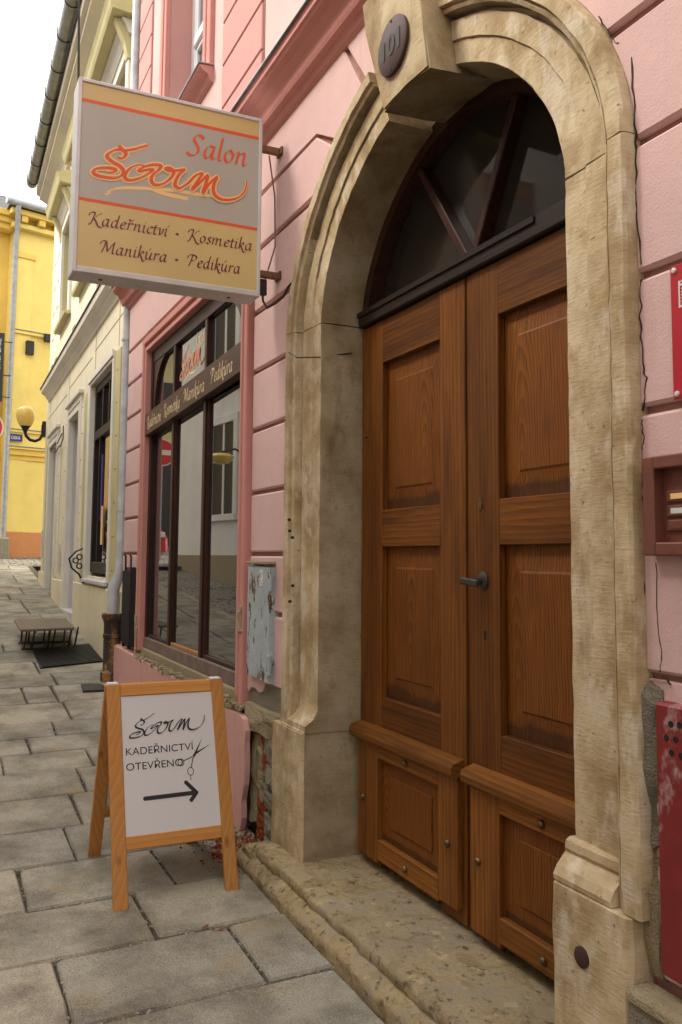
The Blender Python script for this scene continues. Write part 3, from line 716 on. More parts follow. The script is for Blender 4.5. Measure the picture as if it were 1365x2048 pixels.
# ---- double door
DY = .249
MB().box(-3.42,-1.76,.296,.322,-.02,2.25).build('door_backing', M['darkvoid'], PH)
def leaf(x0, x1, px0, px1, rot, hinge, lx):
    lf = MB().box(x0, x1, .2795, .292, .012, 2.245, .001).build('door_leaf', M['woodv'], PH)
    f = DY
    def pc(name, mat, *a, **k):
        o = B(name, mat, lf, *a, **k); return o
    pc('stile', M['woodv'], x0, px0, f, .279, .012, 2.245); pc('stile', M['woodv'], px1, x1, f, .279, .012, 2.245)
    pc('rail', M['woodh'], px0, px1, f+.0008, .279, 2.06, 2.245); pc('rail', M['woodh'], px0, px1, f+.0008, .279, 1.29, 1.442)
    pc('rail', M['woodh'], px0, px1, f+.0008, .279, .50, .68)
    for (a, b) in ((1.442, 2.06), (.68, 1.29)):
        m = MB()   # fielded panel: bevelled ground, raised field
        i1, i2, i3 = .004, .082, .090
        def q(i, y): return [m.bm.verts.new(p) for p in ((px0+i, y, a+i), (px1-i, y, a+i), (px1-i, y, b-i), (px0+i, y, b-i))]
        r0, r1, r2, r3 = q(0, .2785), q(i2*.35, .2778), q(i2, .2725), q(i3, .2680)
        for A, C_ in ((r0, r1), (r1, r2), (r2, r3)):
            for k in range(4): m.bm.faces.new((A[k], A[(k+1)%4], C_[(k+1)%4], C_[k]))
        m.bm.faces.new(r3)
        m.build('panel', M['woodp'], lf)
    # kick board: frame, lower panel, studs and weather bar
    k = .222
    kx0, kx1 = (x0+.035, x1-.02) if lx < 0 else (x0+.045, x1-.01)
    pc('kick_stile', M['woodlv'], kx0, px0+.022, k, f, .035, .502); pc('kick_stile', M['woodlv'], px1+.022, kx1, k, f, .06 if lx < 0 else .03, .502)
    a0, a1 = px0+.022, px1+.022
    pc('kick_rail', M['woodl'], a0, a1, k+.001, f, .442, .500); pc('kick_rail', M['woodl'], a0, a1, k+.001, f, .048, .128)
    m = MB(); m.box(a0, a1, .246, f+.004, .128, .442, .0); m.box(a0+.08, a1-.07, .240, .246, .19, .385, .004); m.build('kick_panel', M['woodp'], lf)
    m = MB().prism([(f,.499),(.206,.499),(.196,.509),(.194,.530),(.200,.545),(f,.560)], kx0-.035 if lx < 0 else kx0-.02, kx1+.008, 'YZ', .004)
    m.rough(.0015, 20, 5).build('weather_bar', M['woodl'], lf)
    for sx, sz in (((a0+a1)/2, .471), ((a0+a1)/2, .087), (kx0+.05, .265), (kx1-.055, .268)):
        MB().lathe([(.013,.0),(.0135,-.005),(.010,-.011),(.004,-.014)], (sx, k, sz), 12, 'Y').build('stud', M['brass'], lf, smooth=True)
    return lf
L1 = leaf(-3.375, -2.566, -3.190, -2.733, 0, -1, -1)
L2 = leaf(-2.550, -1.770, -2.366, -1.930, 0, 1, 1)
# meeting strip in shadow, handle, keyholes
B('meeting_gap', M['darkvoid'], L1, -2.566, -2.550, .262, .274, .012, 2.24, 0)
MB().lathe([(.030,0),(.030,-.006),(.024,-.010),(.012,-.012),(.011,-.05),(.0,-.05)], (-2.455, DY, 1.172), 16, 'Y').build('handle_rose', M['iron'], L2, smooth=True)
MB().box(-.068, .034, -.008, .008, -.0115, .0115, .004, Matrix.Translation((-2.450, DY-.050, 1.166)) @ Matrix.Rotation(R(4), 4, 'Y')).build('handle', M['iron'], L2)
MB().prism([(-2.478,1.41),(-2.462,1.41),(-2.459,1.43),(-2.463,1.452),(-2.477,1.452),(-2.481,1.43)], DY-.005, DY, bev=.0015).build('lock_plate', M['brass'], L2)
B('keyhole', M['darkvoid'], L2, -2.456, -2.442, DY-.001, DY+.003, .975, 1.005, .0)
MB().lathe([(.008,0),(.008,-.006),(.004,-.009)], (-3.33, DY, 1.765), 10, 'Y').build('peg', M['brass'], L1)
# transom and fanlight
FL = B('transom', M['blackwood'], PH, -3.374, -1.76, .226, .30, 2.249, 2.318, .005)
B('transom_strip', M['blackwood'], FL, -3.372, -2.13, .218, .226, 2.292, 2.315, .002)
fy = .285
P0 = [arc(-.0, math.pi*i/40) for i in range(41)]
pane = MB().prism([(p[0], p[1]+.0) for p in P0] , fy+.03, fy+.036).build('fan_pane', M['fanglass'], FL)
m = MB(); rings = []
for i in range(49):
    t = math.pi*i/48; a = arc(.03, t); b = arc(-.055, t)
    rings.append([Vector((a[0], fy-.035, a[1])), Vector((b[0], fy-.035, b[1])), Vector((b[0], fy+.028, b[1])), Vector((a[0], fy+.028, a[1]))])
m.sweep(None, rings).build('fan_frame', M['darkwood'], FL)
for (xa, za, xb, zb) in ((-2.585,2.33,-2.93,2.815),(-2.53,2.33,-2.245,2.86)):
    d = Vector((xb-xa, 0, zb-za)).normalized(); nrm = Vector((d.z, 0, -d.x))*.017
    m = MB().prism([(xa-nrm.x, za-nrm.z), (xa+nrm.x, za+nrm.z), (xb+nrm.x, zb+nrm.z), (xb-nrm.x, zb-nrm.z)], fy-.02, fy+.028, bev=.004)
    m.build('fan_bar', M['darkwoodv'], FL)

# ---- shop window of the salon
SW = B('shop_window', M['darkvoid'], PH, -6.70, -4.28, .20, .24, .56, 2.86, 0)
# salmon surround, stepped moulding
def surround(x0, x1, zt, zb, wd, y0, y1, name='window_surround'):
    m = MB()
    m.box(x0, x0+wd, y0, y1, zb, zt, .006); m.box(x1-wd, x1, y0, y1, zb, zt, .006); m.box(x0+wd, x1-wd, y0, y1, zt-wd, zt, .006)
    return m
surround(-6.755, -4.225, 2.935, .50, .055, .004, .20).build('window_surround', M['salmon'], SW)
surround(-6.70, -4.28, 2.88, .52, .030, .022, .21).build('window_surround', M['salmon'], SW)
surround(-6.67, -4.31, 2.85, .53, .035, .008, .215).build('window_surround', M['salmon'], SW)
for (x0, x1, z0, z1) in ((-6.745,-6.70,.62,.80),(-6.70,-6.66,.52,.72),(-4.285,-4.232,.86,1.0)):
    lump('chipped_plaster', M['mortar'], x0, x1, z0, z1, -.004,.05, int(z0*100), .008, 25).parent = SW
wy0, wy1 = .052, .10
def wb(name, mat, *a): return B(name, mat, SW, *a)
wb('window_frame', M['darkwoodv'], -6.635, -6.575, wy0, wy1, .60, 2.815); wb('window_frame', M['darkwoodv'], -4.385, -4.33, wy0, wy1, .56, 2.815)
wb('window_frame', M['darkwood'], -6.56, -4.40, wy0, wy1, 2.715, 2.815)
m = MB().box(-6.63, -4.33, wy0-.006, wy1+.02, .555, .635, .005).rough(.002, 9, 3).build('window_sill_frame', plain('weathered_sill_wood', (.155,.105,.080), .75, 0, .35, 9, .3, 60), SW)
for x in (-5.93, -5.155):
    wb('mullion', M['darkwoodv'], x-.032, x+.024, wy0+.002, wy1, .635, 2.20); wb('mullion', M['darkwoodv'], x-.028, x+.020, wy0+.002, wy1, 2.34, 2.715)
    wb('glazing_bead', M['darkwoodv'], x+.024, x+.046, wy0+.014, wy1, .635, 2.20)
bays = ((-6.56,-5.962),(-5.884,-5.187),(-5.109,-4.40))
for i, (a, b) in enumerate(bays):
    wb('pane', M['glass'], a-.06, b+.06, .080, .086, .63, 2.2); wb('pane', M['glass'], a-.06, b+.06, .080, .086, 2.33, 2.72)
    wb('glazing_bead', M['pine'] if i == 1 else M['darkwood'], a, b, .064, .080, .635, .660)
# curved corner pieces of the upper lights
for sgn, xe in ((1, -6.56), (-1, -4.40)):
    pts = [(xe, 2.72), (xe, 2.36)] + [(xe + sgn*.40*(1-math.cos(t)), 2.36 + .33*math.sin(t)) for t in [math.pi/2*k/9 for k in range(10)]] + [(xe+sgn*.40, 2.72)]
    q = [(xe + sgn*.33*(1-math.cos(t))+sgn*.02, 2.36 + .30*math.sin(t)) for t in [math.pi/2*k/9 for k in range(10)]]
    MB().prism([(xe, 2.719), (xe, 2.34)] + [(xe+sgn*(.035+.32*(1-math.cos(math.pi/2*k/9))), 2.34+.375*math.sin(math.pi/2*k/9)) for k in range(10)], .058, .079, bev=.004).build('corner_bracket', M['darkwoodv'], SW)
# lettered band across the window
bz = lambda x: .070*(x+6.65)/2.3
m = MB(); xa, xb = -6.66, -4.335
V = [(xa,2.155+bz(xa)),(xb,2.155+bz(xb)),(xb,2.325+bz(xb)),(xa,2.325+bz(xa))]
band = m.prism(V, .016, .075, bev=.004).build('sign_band', M['bandwood'], SW)
MB().prism([(-6.66,.47),(-4.33,.47),(-4.33,.555),(-6.66,.555)], .03, .16, bev=.008).rough(.005, 12, 4).build('window_sill', M['mortar'], SW)

# ---- cornice over the shop and upper storey
CP = [(.3,3.44),(.03,3.44),(.012,3.455),(.008,3.475),(-.02,3.482),(-.05,3.50),(-.07,3.53),(-.078,3.545),(-.105,3.55),(-.112,3.585),(-.112,3.60),(.3,3.66)]
CP = [(.3,3.36),(.035,3.36),(.02,3.372),(.012,3.40),(-.015,3.41),(-.022,3.425),(-.03,3.465),(-.055,3.495),(-.085,3.508),(-.09,3.52),(-.10,3.525),(-.102,3.562),(.3,3.60)]
MB().prism(CP, -7.55, WXR, 'YZ').build('cornice', M['salmon'], PH)
MB().prism([(.3,3.604),(-.105,3.566),(-.118,3.562),(-.118,3.569),(-.105,3.575),(.3,3.63)], -7.62, WXR, 'YZ').build('cornice_flashing', M['zinc'], PH)
UY = .06
m = MB(); m.box(WXL, -6.45, UY, .5, 3.5, 8.0); m.box(-5.25, -2.60, UY, .5, 3.5, 8.0); m.box(-6.45,-5.25,UY,.5,3.5,4.30); m.box(-6.45,-5.25,UY,.5,6.6,8.0); m.box(-1.4, WXR, UY,.5,3.5,8.0); m.box(-2.6,-1.4,UY,.5,3.5,4.3); m.box(-2.6,-1.4,UY,.5,6.6,8)
m.build('upper_wall', M['pink'], PH)
zz = [3.66,3.94,4.212,4.485,4.757,5.03,5.30,5.575,5.85,6.12,6.39,6.66,6.93,7.2]
for x0, x1 in ((-7.40,-6.93),(-4.90,-4.19),(-3.6,-2.95)):
    B('panel_ground', M['groove'], PH, x0-.012, x1+.012, UY-.004, UY+.01, 3.6, 7.25, 0)
    for a, b in zip(zz, zz[1:]):
        MB().prism([(x0,a+.007),(x1,a+.007),(x1,b-.007),(x0,b-.007)], UY-.016, UY, bev=.005).build('stucco_block', M['pinkdeep'], PH)
def upwin(x0, x1, z0, z1):
    wn = B('window', M['darkvoid'], PH, x0-.02, x1+.02, .44, .48, z0, z1, 0)
    m = MB(); 
    for y0, wd, oo in ((.028,.075,.17),(.040,.05,.10),(.03,.06,.055)):
        m.box(x0-oo, x0-oo+wd, y0, .07, z0, z1+oo, .004); m.box(x1+oo-wd, x1+oo, y0, .07, z0, z1+oo, .004); m.box(x0-oo+wd, x1+oo-wd, y0, .07, z1+oo-wd, z1+oo, .004)
    m.build('window_surround', M['salmon'], wn)
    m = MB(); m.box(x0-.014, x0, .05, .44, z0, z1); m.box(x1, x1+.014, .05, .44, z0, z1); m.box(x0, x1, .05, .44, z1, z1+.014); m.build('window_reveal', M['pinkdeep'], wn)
    f0, f1 = .235, .30
    m = MB(); m.box(x0, x0+.10, f0, f1, z0+.03, z1, .008); m.box(x1-.10, x1, f0, f1, z0+.03, z1, .008); m.box(x0+.1, x1-.1, f0, f1, z1-.1, z1, .008); m.box(x0+.1, x1-.1, f0, f1, z0+.03, z0+.12, .008)
    m.box((x0+x1)/2-.05, (x0+x1)/2+.05, f0-.01, f1, z0+.12, z1-.1, .008); m.box(x0+.1, x1-.1, f0-.012, f1, z0+.78, z0+.87, .01)
    m.build('window_frame', M['pvc'], wn)
    for a, b in ((x0+.1, (x0+x1)/2-.05), ((x0+x1)/2+.05, x1-.1)):
        for c, d in ((z0+.12, z0+.78), (z0+.87, z1-.1)):
            m = MB(); m.box(a, a+.035, f0+.008, f1, c, d, .005); m.box(b-.035, b, f0+.008, f1, c, d, .005); m.box(a+.035, b-.035, f0+.008, f1, c, c+.035, .005); m.box(a+.035, b-.035, f0+.008, f1, d-.035, d, .005)
            m.build('sash', M['pvc'], wn); B('pane', M['glass'], wn, a+.035, b-.035, f0+.03, f0+.036, c+.035, d-.035, 0)
    MB().prism([(.235,z0-.10),(.05,z0-.10),(.035,z0-.085),(.02,z0-.05),(-.01,z0-.035),(-.03,z0-.012),(-.035,z0+.0),(.235,z0+.012)], x0-.17, x1+.17, 'YZ').build('window_sill', M['salmon'], wn)
    MB().prism([(.235,z0+.016),(-.043,z0+.004),(-.043,z0+.010),(.235,z0+.026)], x0-.18, x1+.18, 'YZ').build('sill_flashing', M['zinc'], wn)
upwin(-6.36, -5.30, 4.34, 6.5); upwin(-2.52, -1.48, 4.34, 6.5)
MB().box(WXL, WXR, .06, 6, 8.0, 8.1).build('eaves_slab', M['salmon'], PH)
MB().prism([(-.35,8.1),(6,11.5),(6,8.1)], WXL, WXR, 'YZ').build('roof', M['slate'], PH)

# ------------------------------------------------------------------ pen lettering
def smooth_path(pts, n=6):
    if len(pts) < 3:
        return [tuple(pts[0][i] + (pts[-1][i]-pts[0][i])*k/n for i in range(2)) for k in range(n+1)]
    P = [pts[0]] + list(pts) + [pts[-1]]; out = []
    for i in range(1, len(P)-2):
        p0, p1, p2, p3 = P[i-1], P[i], P[i+1], P[i+2]
        for k in range(n):
            t = k/n
            out.append(tuple(.5*((2*p1[j]) + (-p0[j]+p2[j])*t + (2*p0[j]-5*p1[j]+4*p2[j]-p3[j])*t*t + (-p0[j]+3*p1[j]-3*p2[j]+p3[j])*t**3) for j in range(2)))
    out.append(tuple(pts[-1])); return out
def ribbon(bm, pts, fr, nib, ang, z0, minw=.0, round_=False, zinc=1.2e-5):
    """flat pen stroke; fr(u,v,h) gives 3D; nib width in metres, held at ang"""
    n = len(pts); prev = None
    for i, p in enumerate(pts):
        h = z0 + i*zinc
        a = pts[max(0, i-1)]; b = pts[min(n-1, i+1)]; dx, dy = b[0]-a[0], b[1]-a[1]; L = math.hypot(dx, dy) or 1
        nx, ny = -dy/L, dx/L
        cr = abs(nx*math.cos(ang) + ny*math.sin(ang))
        if round_:
            wd = (minw + (nib-minw)*cr)/2; e_ = min(i, n-1-i)/max(1, n*.06); wd *= min(1, .35+.65*e_)
            ox, oy = nx*wd, ny*wd
        else:
            ox, oy = math.cos(ang)*nib/2 + nx*minw/2*(1 if nx*math.cos(ang)+ny*math.sin(ang) >= 0 else -1), math.sin(ang)*nib/2 + ny*minw/2*(1 if nx*math.cos(ang)+ny*math.sin(ang) >= 0 else -1)
        A = bm.verts.new(fr(p[0]+ox, p[1]+oy, h)); Bq = bm.verts.new(fr(p[0]-ox, p[1]-oy, h))
        if prev: bm.faces.new((prev[0], A, Bq, prev[1]))
        prev = (A, Bq)
AC = [(.22,1.28),(.42,1.62)]; HC = [(.12,1.55),(.30,1.27),(.55,1.6)]
G = {
'a': (.86, [[(.60,.95),(.36,1.0),(.12,.72),(.06,.28),(.2,.0),(.42,.15),(.6,.75)], [(.64,1.0),(.56,.25),(.64,.0),(.80,.14)]]),
'd': (.86, [[(.58,.95),(.36,1.0),(.12,.72),(.06,.28),(.2,.0),(.42,.15),(.6,.75)], [(.72,1.85),(.64,1.2),(.56,.25),(.64,.0),(.80,.14)]]),
'e': (.68, [[(.1,.48),(.4,.58),(.56,.80),(.40,1.0),(.16,.78),(.07,.32),(.25,.0),(.6,.22)]]),
'r': (.60, [[(0,.85),(.15,1.0),(.12,.5),(.08,.0)], [(.12,.58),(.36,.96),(.58,.9)]]),
'n': (.86, [[(0,.85),(.15,1.0),(.12,.5),(.08,.0)], [(.11,.55),(.38,.95),(.56,.9),(.54,.25),(.62,.0),(.78,.14)]]),
'm': (1.32, [[(0,.85),(.15,1.0),(.12,.5),(.08,.0)], [(.11,.55),(.36,.95),(.54,.9),(.50,.3),(.48,.0)], [(.51,.55),(.78,.95),(.96,.9),(.94,.25),(1.02,.0),(1.18,.14)]]),
'i': (.40, [[(0,.85),(.15,1.0),(.10,.2),(.18,.0),(.34,.14)], [(.22,1.42),(.25,1.36)]]),
'í': (.40, [[(0,.85),(.15,1.0),(.10,.2),(.18,.0),(.34,.14)], AC]),
'c': (.60, [[(.56,.85),(.40,1.0),(.14,.74),(.07,.28),(.25,.0),(.55,.2)]]),
't': (.46, [[(.22,1.35),(.14,.6),(.12,.2),(.22,.0),(.40,.12)], [(-.04,.95),(.42,.98)]]),
'v': (.64, [[(0,.86),(.14,1.0),(.20,.4),(.22,.02),(.46,.42),(.54,.98)]]),
'o': (.72, [[(.36,1.0),(.12,.76),(.07,.32),(.26,.0),(.50,.22),(.58,.68),(.36,1.0)]]),
's': (.54, [[(.48,.86),(.32,1.0),(.14,.82),(.26,.55),(.40,.28),(.24,.0),(.0,.14)]]),
'k': (.72, [[(.20,1.85),(.13,1.0),(.06,.0)], [(.10,.52),(.40,.98),(.56,.84),(.40,.58),(.16,.5)], [(.24,.5),(.48,-.05),(.62,-.36),(.86,-.30)]]),
'l': (.36, [[(.20,1.85),(.12,.9),(.10,.18),(.18,.0),(.32,.12)]]),
'u': (.86, [[(0,.86),(.14,1.0),(.10,.3),(.22,.0),(.44,.18),(.62,.8)], [(.66,1.0),(.56,.25),(.64,.0),(.80,.14)]]),
'K': (1.12, [[(-.22,1.15),(-.12,1.55),(.15,1.68),(.36,1.62)], [(.36,1.66),(.24,.85),(.02,-.02),(-.12,.0)], [(1.0,1.62),(.78,1.52),(.50,1.1),(.26,.84)], [(.28,.86),(.56,.42),(.82,-.12),(1.08,-.28),(1.25,-.2)]]),
'M': (1.42, [[(-.25,1.15),(-.15,1.52),(.1,1.66),(.32,1.6)], [(.32,1.66),(.18,.8),(.0,.0)], [(.32,1.66),(.46,.95),(.58,.2)], [(.58,.2),(.88,1.0),(1.20,1.66)], [(1.20,1.66),(1.12,.8),(1.12,.1),(1.30,.06)]]),
'P': (.98, [[(.36,1.66),(.24,.85),(.04,-.02)], [(-.22,1.15),(-.12,1.5),(.2,1.68),(.62,1.62),(.84,1.36),(.66,.98),(.28,.82)]]),
'S': (.95, [[(.88,1.42),(.70,1.66),(.40,1.6),(.28,1.25),(.48,.92),(.64,.6),(.56,.16),(.22,-.03),(-.08,.16)]]),
}
G['ř'] = (.62, G['r'][1] + [HC]); G['ú'] = (.88, G['u'][1] + [[(.34,1.28),(.54,1.62)]])
def penwrite(text, fr, u0, v0, u1, xh, mat, parent, name='lettering', nib=.215, ang=R(38), shear=.10, h=.0012, minw=.045):
    adv = sum((G[c][0]+.06 if c in G else .62) for c in text)
    s = (u1-u0)/adv; m = MB(); x = 0; zc = 0
    for c in text:
        if c == '•':
            ctr = (x+.3, .55); ring = [m.bm.verts.new(fr(u0+(ctr[0]+.15*math.cos(a))*s, v0+(ctr[1]+.17*math.sin(a))*xh, h)) for a in [2*math.pi*k/14 for k in range(14)]]
            m.bm.faces.new(ring); x += .62; continue
        if c not in G: x += .62; continue
        ad, strokes = G[c]
        for st in strokes:
            pts = [(u0+(x+p[0]+shear*p[1])*s, v0+p[1]*xh) for p in smooth_path(st, 6)]
            ribbon(m.bm, pts, fr, nib*min(s, xh)*1.0, ang, h+zc, minw*xh); zc += 4e-5
        x += ad+.06
    return m.build(name, mat, parent, recalc=False)
def ttf(text, fr, u0, v0, u1, height, mat, parent, name='lettering', h=.0012, bold=0.0, shear=0):
    c = bpy.data.curves.new('lettering', 'FONT'); c.body = text; c.size = 1; c.offset = bold; c.shear = shear
    o = bpy.data.objects.new('lettering', c); COL.objects.link(o)
    me = bpy.data.meshes.new_from_object(o.evaluated_get(bpy.context.evaluated_depsgraph_get()))
    bpy.data.objects.remove(o)
    xs = [v.co.x for v in me.vertices]; lo, hi = min(xs), max(xs)
    off = Vector(parent.get('_o', (0,0,0)))
    cap = .729
    for v in me.vertices:
        v.co = Vector(fr(u0 + (v.co.x-lo)/(hi-lo)*(u1-u0), v0 + v.co.y/cap*height, h)) - off
    me.materials.clear(); me.materials.append(mat)
    ob = bpy.data.objects.new(name, me); COL.objects.link(ob); ob.parent = parent; ob['_w'] = 1; ob['_o'] = tuple(off)
    return ob
# the word mark, as strokes read off the sign: (y, z) metres on the sign face
LOGO = {
'hacek': [(-0.748,3.084),(-0.741,3.073),(-0.728,3.063),(-0.709,3.069),(-0.674,3.083),(-0.642,3.1),(-0.617,3.112)],
'S': [(-0.753,3.028),(-0.743,3.023),(-0.727,3.031),(-0.717,3.048),(-0.726,3.063),(-0.747,3.064),(-0.775,3.051),(-0.798,3.028),(-0.794,3.012),(-0.77,2.998),(-0.742,2.987),(-0.726,2.969),(-0.732,2.947),(-0.761,2.929),(-0.809,2.923),(-0.847,2.927),(-0.856,2.939),(-0.841,2.956),(-0.803,2.967),(-0.769,2.969),(-0.76,2.962),(-0.775,2.951),(-0.799,2.946)],
'a': [(-0.629,3.01),(-0.658,3.011),(-0.692,2.991),(-0.716,2.957),(-0.716,2.935),(-0.691,2.932),(-0.649,2.951),(-0.61,2.981),(-0.593,3.0),(-0.614,2.997),(-0.643,2.985),(-0.657,2.983),(-0.643,2.999),(-0.608,3.019),(-0.572,3.028),(-0.557,3.022),(-0.571,3.0),(-0.592,2.978),(-0.6,2.95),(-0.584,2.932),(-0.548,2.942),(-0.512,2.975),(-0.498,3.008),(-0.517,3.023),(-0.535,3.019),(-0.52,3.011),(-0.484,3.018),(-0.447,3.029),(-0.469,3.006),(-0.486,2.972),(-0.489,2.945),(-0.467,2.938),(-0.43,2.968),(-0.394,3.012),(-0.363,3.027),(-0.386,2.985),(-0.411,2.938),(-0.371,2.984),(-0.337,3.025),(-0.344,2.985),(-0.358,2.933),(-0.329,2.984),(-0.291,3.026),(-0.306,2.985),(-0.305,2.943),(-0.274,2.922),(-0.224,2.927),(-0.177,2.952),(-0.15,2.992),(-0.143,3.036)]}
SWOOSH = [[(-0.803,2.845),(-0.79,2.851),(-0.78,2.867),(-0.739,2.886),(-0.669,2.9),(-0.59,2.911),(-0.489,2.923),(-0.377,2.925),(-0.309,2.931)], [(-0.59,2.908),(-0.525,2.898),(-0.458,2.895),(-0.425,2.894)]]
def logo(tr, fr, w0, mat, parent, name, h, minw, keys=('hacek','S','a'), ang=R(35)):
    m = MB(); zc = 0
    for k in keys:
        for st in (SWOOSH if k == 'sw' else [LOGO[k]]):
            ribbon(m.bm, [tr(*p) for p in smooth_path(st, 5)], fr, w0, ang, h+zc, minw, True); zc += 2e-4
    return m.build(name, mat, parent, recalc=False)

# ------------------------------------------------------------------ hanging light-box sign
SX = -3.84
SS = thing('salon_sign', 'tan and grey light-box salon sign hanging out from the pink wall on rusty brackets', 'sign', (SX-.07, -.5, 2.47))
y0s, y1s, zb, zt = -.932, -.068, 2.477, 3.360
MB().box(SX-.13, SX-.006, y0s+.004, y1s-.004, zb+.004, zt-.004, .002).build('sign_case', M['alu'], SS)
m = MB(); fwid = .017
m.box(SX-.145, SX+.006, y0s, y0s+fwid, zb, zt, .003); m.box(SX-.145, SX+.006, y1s-fwid, y1s, zb, zt, .003)
m.box(SX-.145, SX+.006, y0s+fwid, y1s-fwid, zt-fwid, zt, .003); m.box(SX-.145, SX+.006, y0s+fwid, y1s-fwid, zb, zb+fwid*1.6, .003)
m.build('sign_frame', M['alu'], SS)
def sp(y0, y1, z0, z1, mat, name, h=0.0): return MB().box(SX-.006, SX-.001+h, y0, y1, z0, z1, 0).build(name, mat, SS)
fy0, fy1 = y0s+fwid, y1s-fwid
zA, zB = zb+fwid*1.6, zt-fwid
sp(fy0, fy1, zA, 2.800, M['tan'], 'sign_face'); sp(fy0, fy1, 2.800, 2.815, M['orangefilm'], 'stripe', .0004)
sp(fy0, fy1, 2.815, 3.252, M['greyfilm'], 'sign_face'); sp(fy0, fy1, 3.252, 3.268, M['orangefilm'], 'stripe', .0004)
sp(fy0, fy1, 3.268, zB, M['tan'], 'sign_face')
for a_, b_, mt_ in ((zA, 2.806, 'tan'), (2.806, 3.26, 'greyfilm'), (3.26, zB, 'tan')): MB().box(SX-.136, SX-.130, fy0, fy1, a_, b_, 0).build('rear_face', M[mt_], SS)
def frS(u, v, h):                       # sign face: u = y, v = z, h = out towards the viewer
    return (SX-.001+h, u, v)
tr0 = lambda u, v: (u, v)
logo(tr0, frS, .026, M['yellowfilm'], SS, 'word_mark_swoosh', .0006, .007, ('sw',))
logo(tr0, frS, .035, M['yellowfilm'], SS, 'word_mark_outline', .0012, .023)
logo(tr0, frS, .0195, M['orangefilm'], SS, 'word_mark', .0022, .008)
penwrite('Salon', frS, -.434, 3.108, -.137, .062, M['orangefilm'], SS)
penwrite('Kadeřnictví', frS, -.864, 2.700, -.515, .033, M['maroon'], SS)
penwrite('•', frS, -.490, 2.700, -.455, .033, M['maroon'], SS); penwrite('Kosmetika', frS, -.418, 2.697, -.108, .033, M['maroon'], SS)
penwrite('Manikúra', frS, -.810, 2.579, -.515, .033, M['maroon'], SS)
penwrite('•', frS, -.490, 2.579, -.455, .033, M['maroon'], SS); penwrite('Pedikúra', frS, -.418, 2.577, -.165, .033, M['maroon'], SS)
for z in (3.225, 2.60):                 # rusty flat-iron brackets to the wall
    B('bracket', M['rust'], SS, SX-.04, SX-.01, y1s, .045, z-.016, z+.016, .003)
    B('bracket_foot', M['rust'], SS, SX-.055, SX+.01, .026, .040, z-.020, z+.020, .003)
MB().box(SX-.05, SX-.03, -.06, -.02, 2.50, 2.58, .004).build('junction_box', M['blackiron'], SS)
for y in (-.80, -.20): MB().lathe([(.009,0),(.009,.004)], (SX-.07, y, zb-.002), 8).build('drain_hole', M['darkvoid'], SS)
cb = MB().tube([(SX-.04,-.045,2.56),(SX-.03,-.04,2.47),(SX,-.03,2.43),(-3.78,-.01,2.44),(-3.73,.01,2.46),(-3.69,.02,2.50),(-3.66,.025,2.51)], .006, 6).build('cable', M['blackiron'])
tag(cb, 'black power cable looping from the hanging salon sign to the stone arch', 'cable')
cb = MB().tube([(SX-.03,-.02,3.20),(SX-.03,.012,3.0),(SX-.025,.016,2.75),(SX-.03,-.03,2.58)], .004, 5).build('cable', M['rust'])
tag(cb, 'thin brown cable running upright between the two rusty sign brackets', 'cable')

# ------------------------------------------------------------------ A-board
AB = thing('pavement_sign', 'orange pine A-board with white hairdresser poster and black arrow standing on the pavement', 'sign', (-3.76, -.5, -.10))
p0 = Vector((-3.47, 0, -.104)); dv = Vector((-.28, 0, .812)).normalized(); nv = Vector((dv.z, 0, -dv.x))
def frA(u, v, h): return tuple(p0 + Vector((0, 1, 0))*u + dv*v + nv*h)
MA = Matrix(((nv.x, 0, dv.x, p0.x), (0, 1, 0, 0), (nv.z, 0, dv.z, p0.z), (0, 0, 0, 1)))   # local (h, u, v)
def ab(name, mat, h0, h1, u0, u1, v0, v1, mtx=MA, bev=.003): return MB().box(h0, h1, u0, u1, v0, v1, bev, mtx).build(name, mat, AB)
ab('leg', M['pine'], -.024, 0, -.746, -.690, 0, .860); ab('leg', M['pine'], -.024, 0, -.300, -.246, 0, .862)
ab('rail', M['pineh'], -.024, -.0006, -.690, -.300, .808, .858); ab('rail', M['pineh'], -.024, -.0006, -.690, -.300, .210, .260)
PN = ab('poster_panel', M['signwhite'], -.014, -.006, -.690, -.300, .260, .808, bev=0)
dv2 = Vector((.30, 0, .80)).normalized(); nv2 = Vector((-dv2.z, 0, dv2.x)); q0 = Vector((-4.115, 0, -.098))
MA2 = Matrix(((nv2.x, 0, dv2.x, q0.x), (0, 1, 0, 0), (nv2.z, 0, dv2.z, q0.z), (0, 0, 0, 1)))
ab('rear_leg', M['pine'], -.024, 0, -.744, -.688, 0, .858, MA2); ab('rear_leg', M['pine'], -.024, 0, -.302, -.248, 0, .858, MA2)
ab('rear_rail', M['pineh'], -.024, -.001, -.688, -.302, .806, .856, MA2); ab('rear_rail', M['pineh'], -.024, -.001, -.688, -.302, .21, .26, MA2)
ab('rear_panel', M['signwhite'], -.016, -.008, -.688, -.302, .26, .806, MA2, 0)
for y in (-.72, -.275): MB().box(-3.79, -3.75, y-.022, y+.022, .703, .7135, .002).build('hinge', M['label'], AB)
hp = -.006
k_ = (-.338+.658)/(-.143+.856)
trA = lambda u, v: (-.660 + (u+.858)*.45, .635 + (v-2.923)*.47 + (u+.858)*.028)
logo(trA, lambda u, v, h: frA(u, v, hp+h), .0085, M['black'], PN, 'word_mark', .0006, .0022)
ttf('KADEŘNICTVÍ', lambda u, v, h: frA(u, v, hp+h), -.677, .569, -.395, .030, M['black'], PN)
ttf('OTEVŘENO', lambda u, v, h: frA(u, v, hp+h), -.678, .509, -.444, .030, M['black'], PN)
m = MB(); fA = lambda u, v, h: frA(u, v, hp+h)
def poly(pts, h): m.bm.faces.new([m.bm.verts.new(fA(u, v, h)) for u, v in pts])
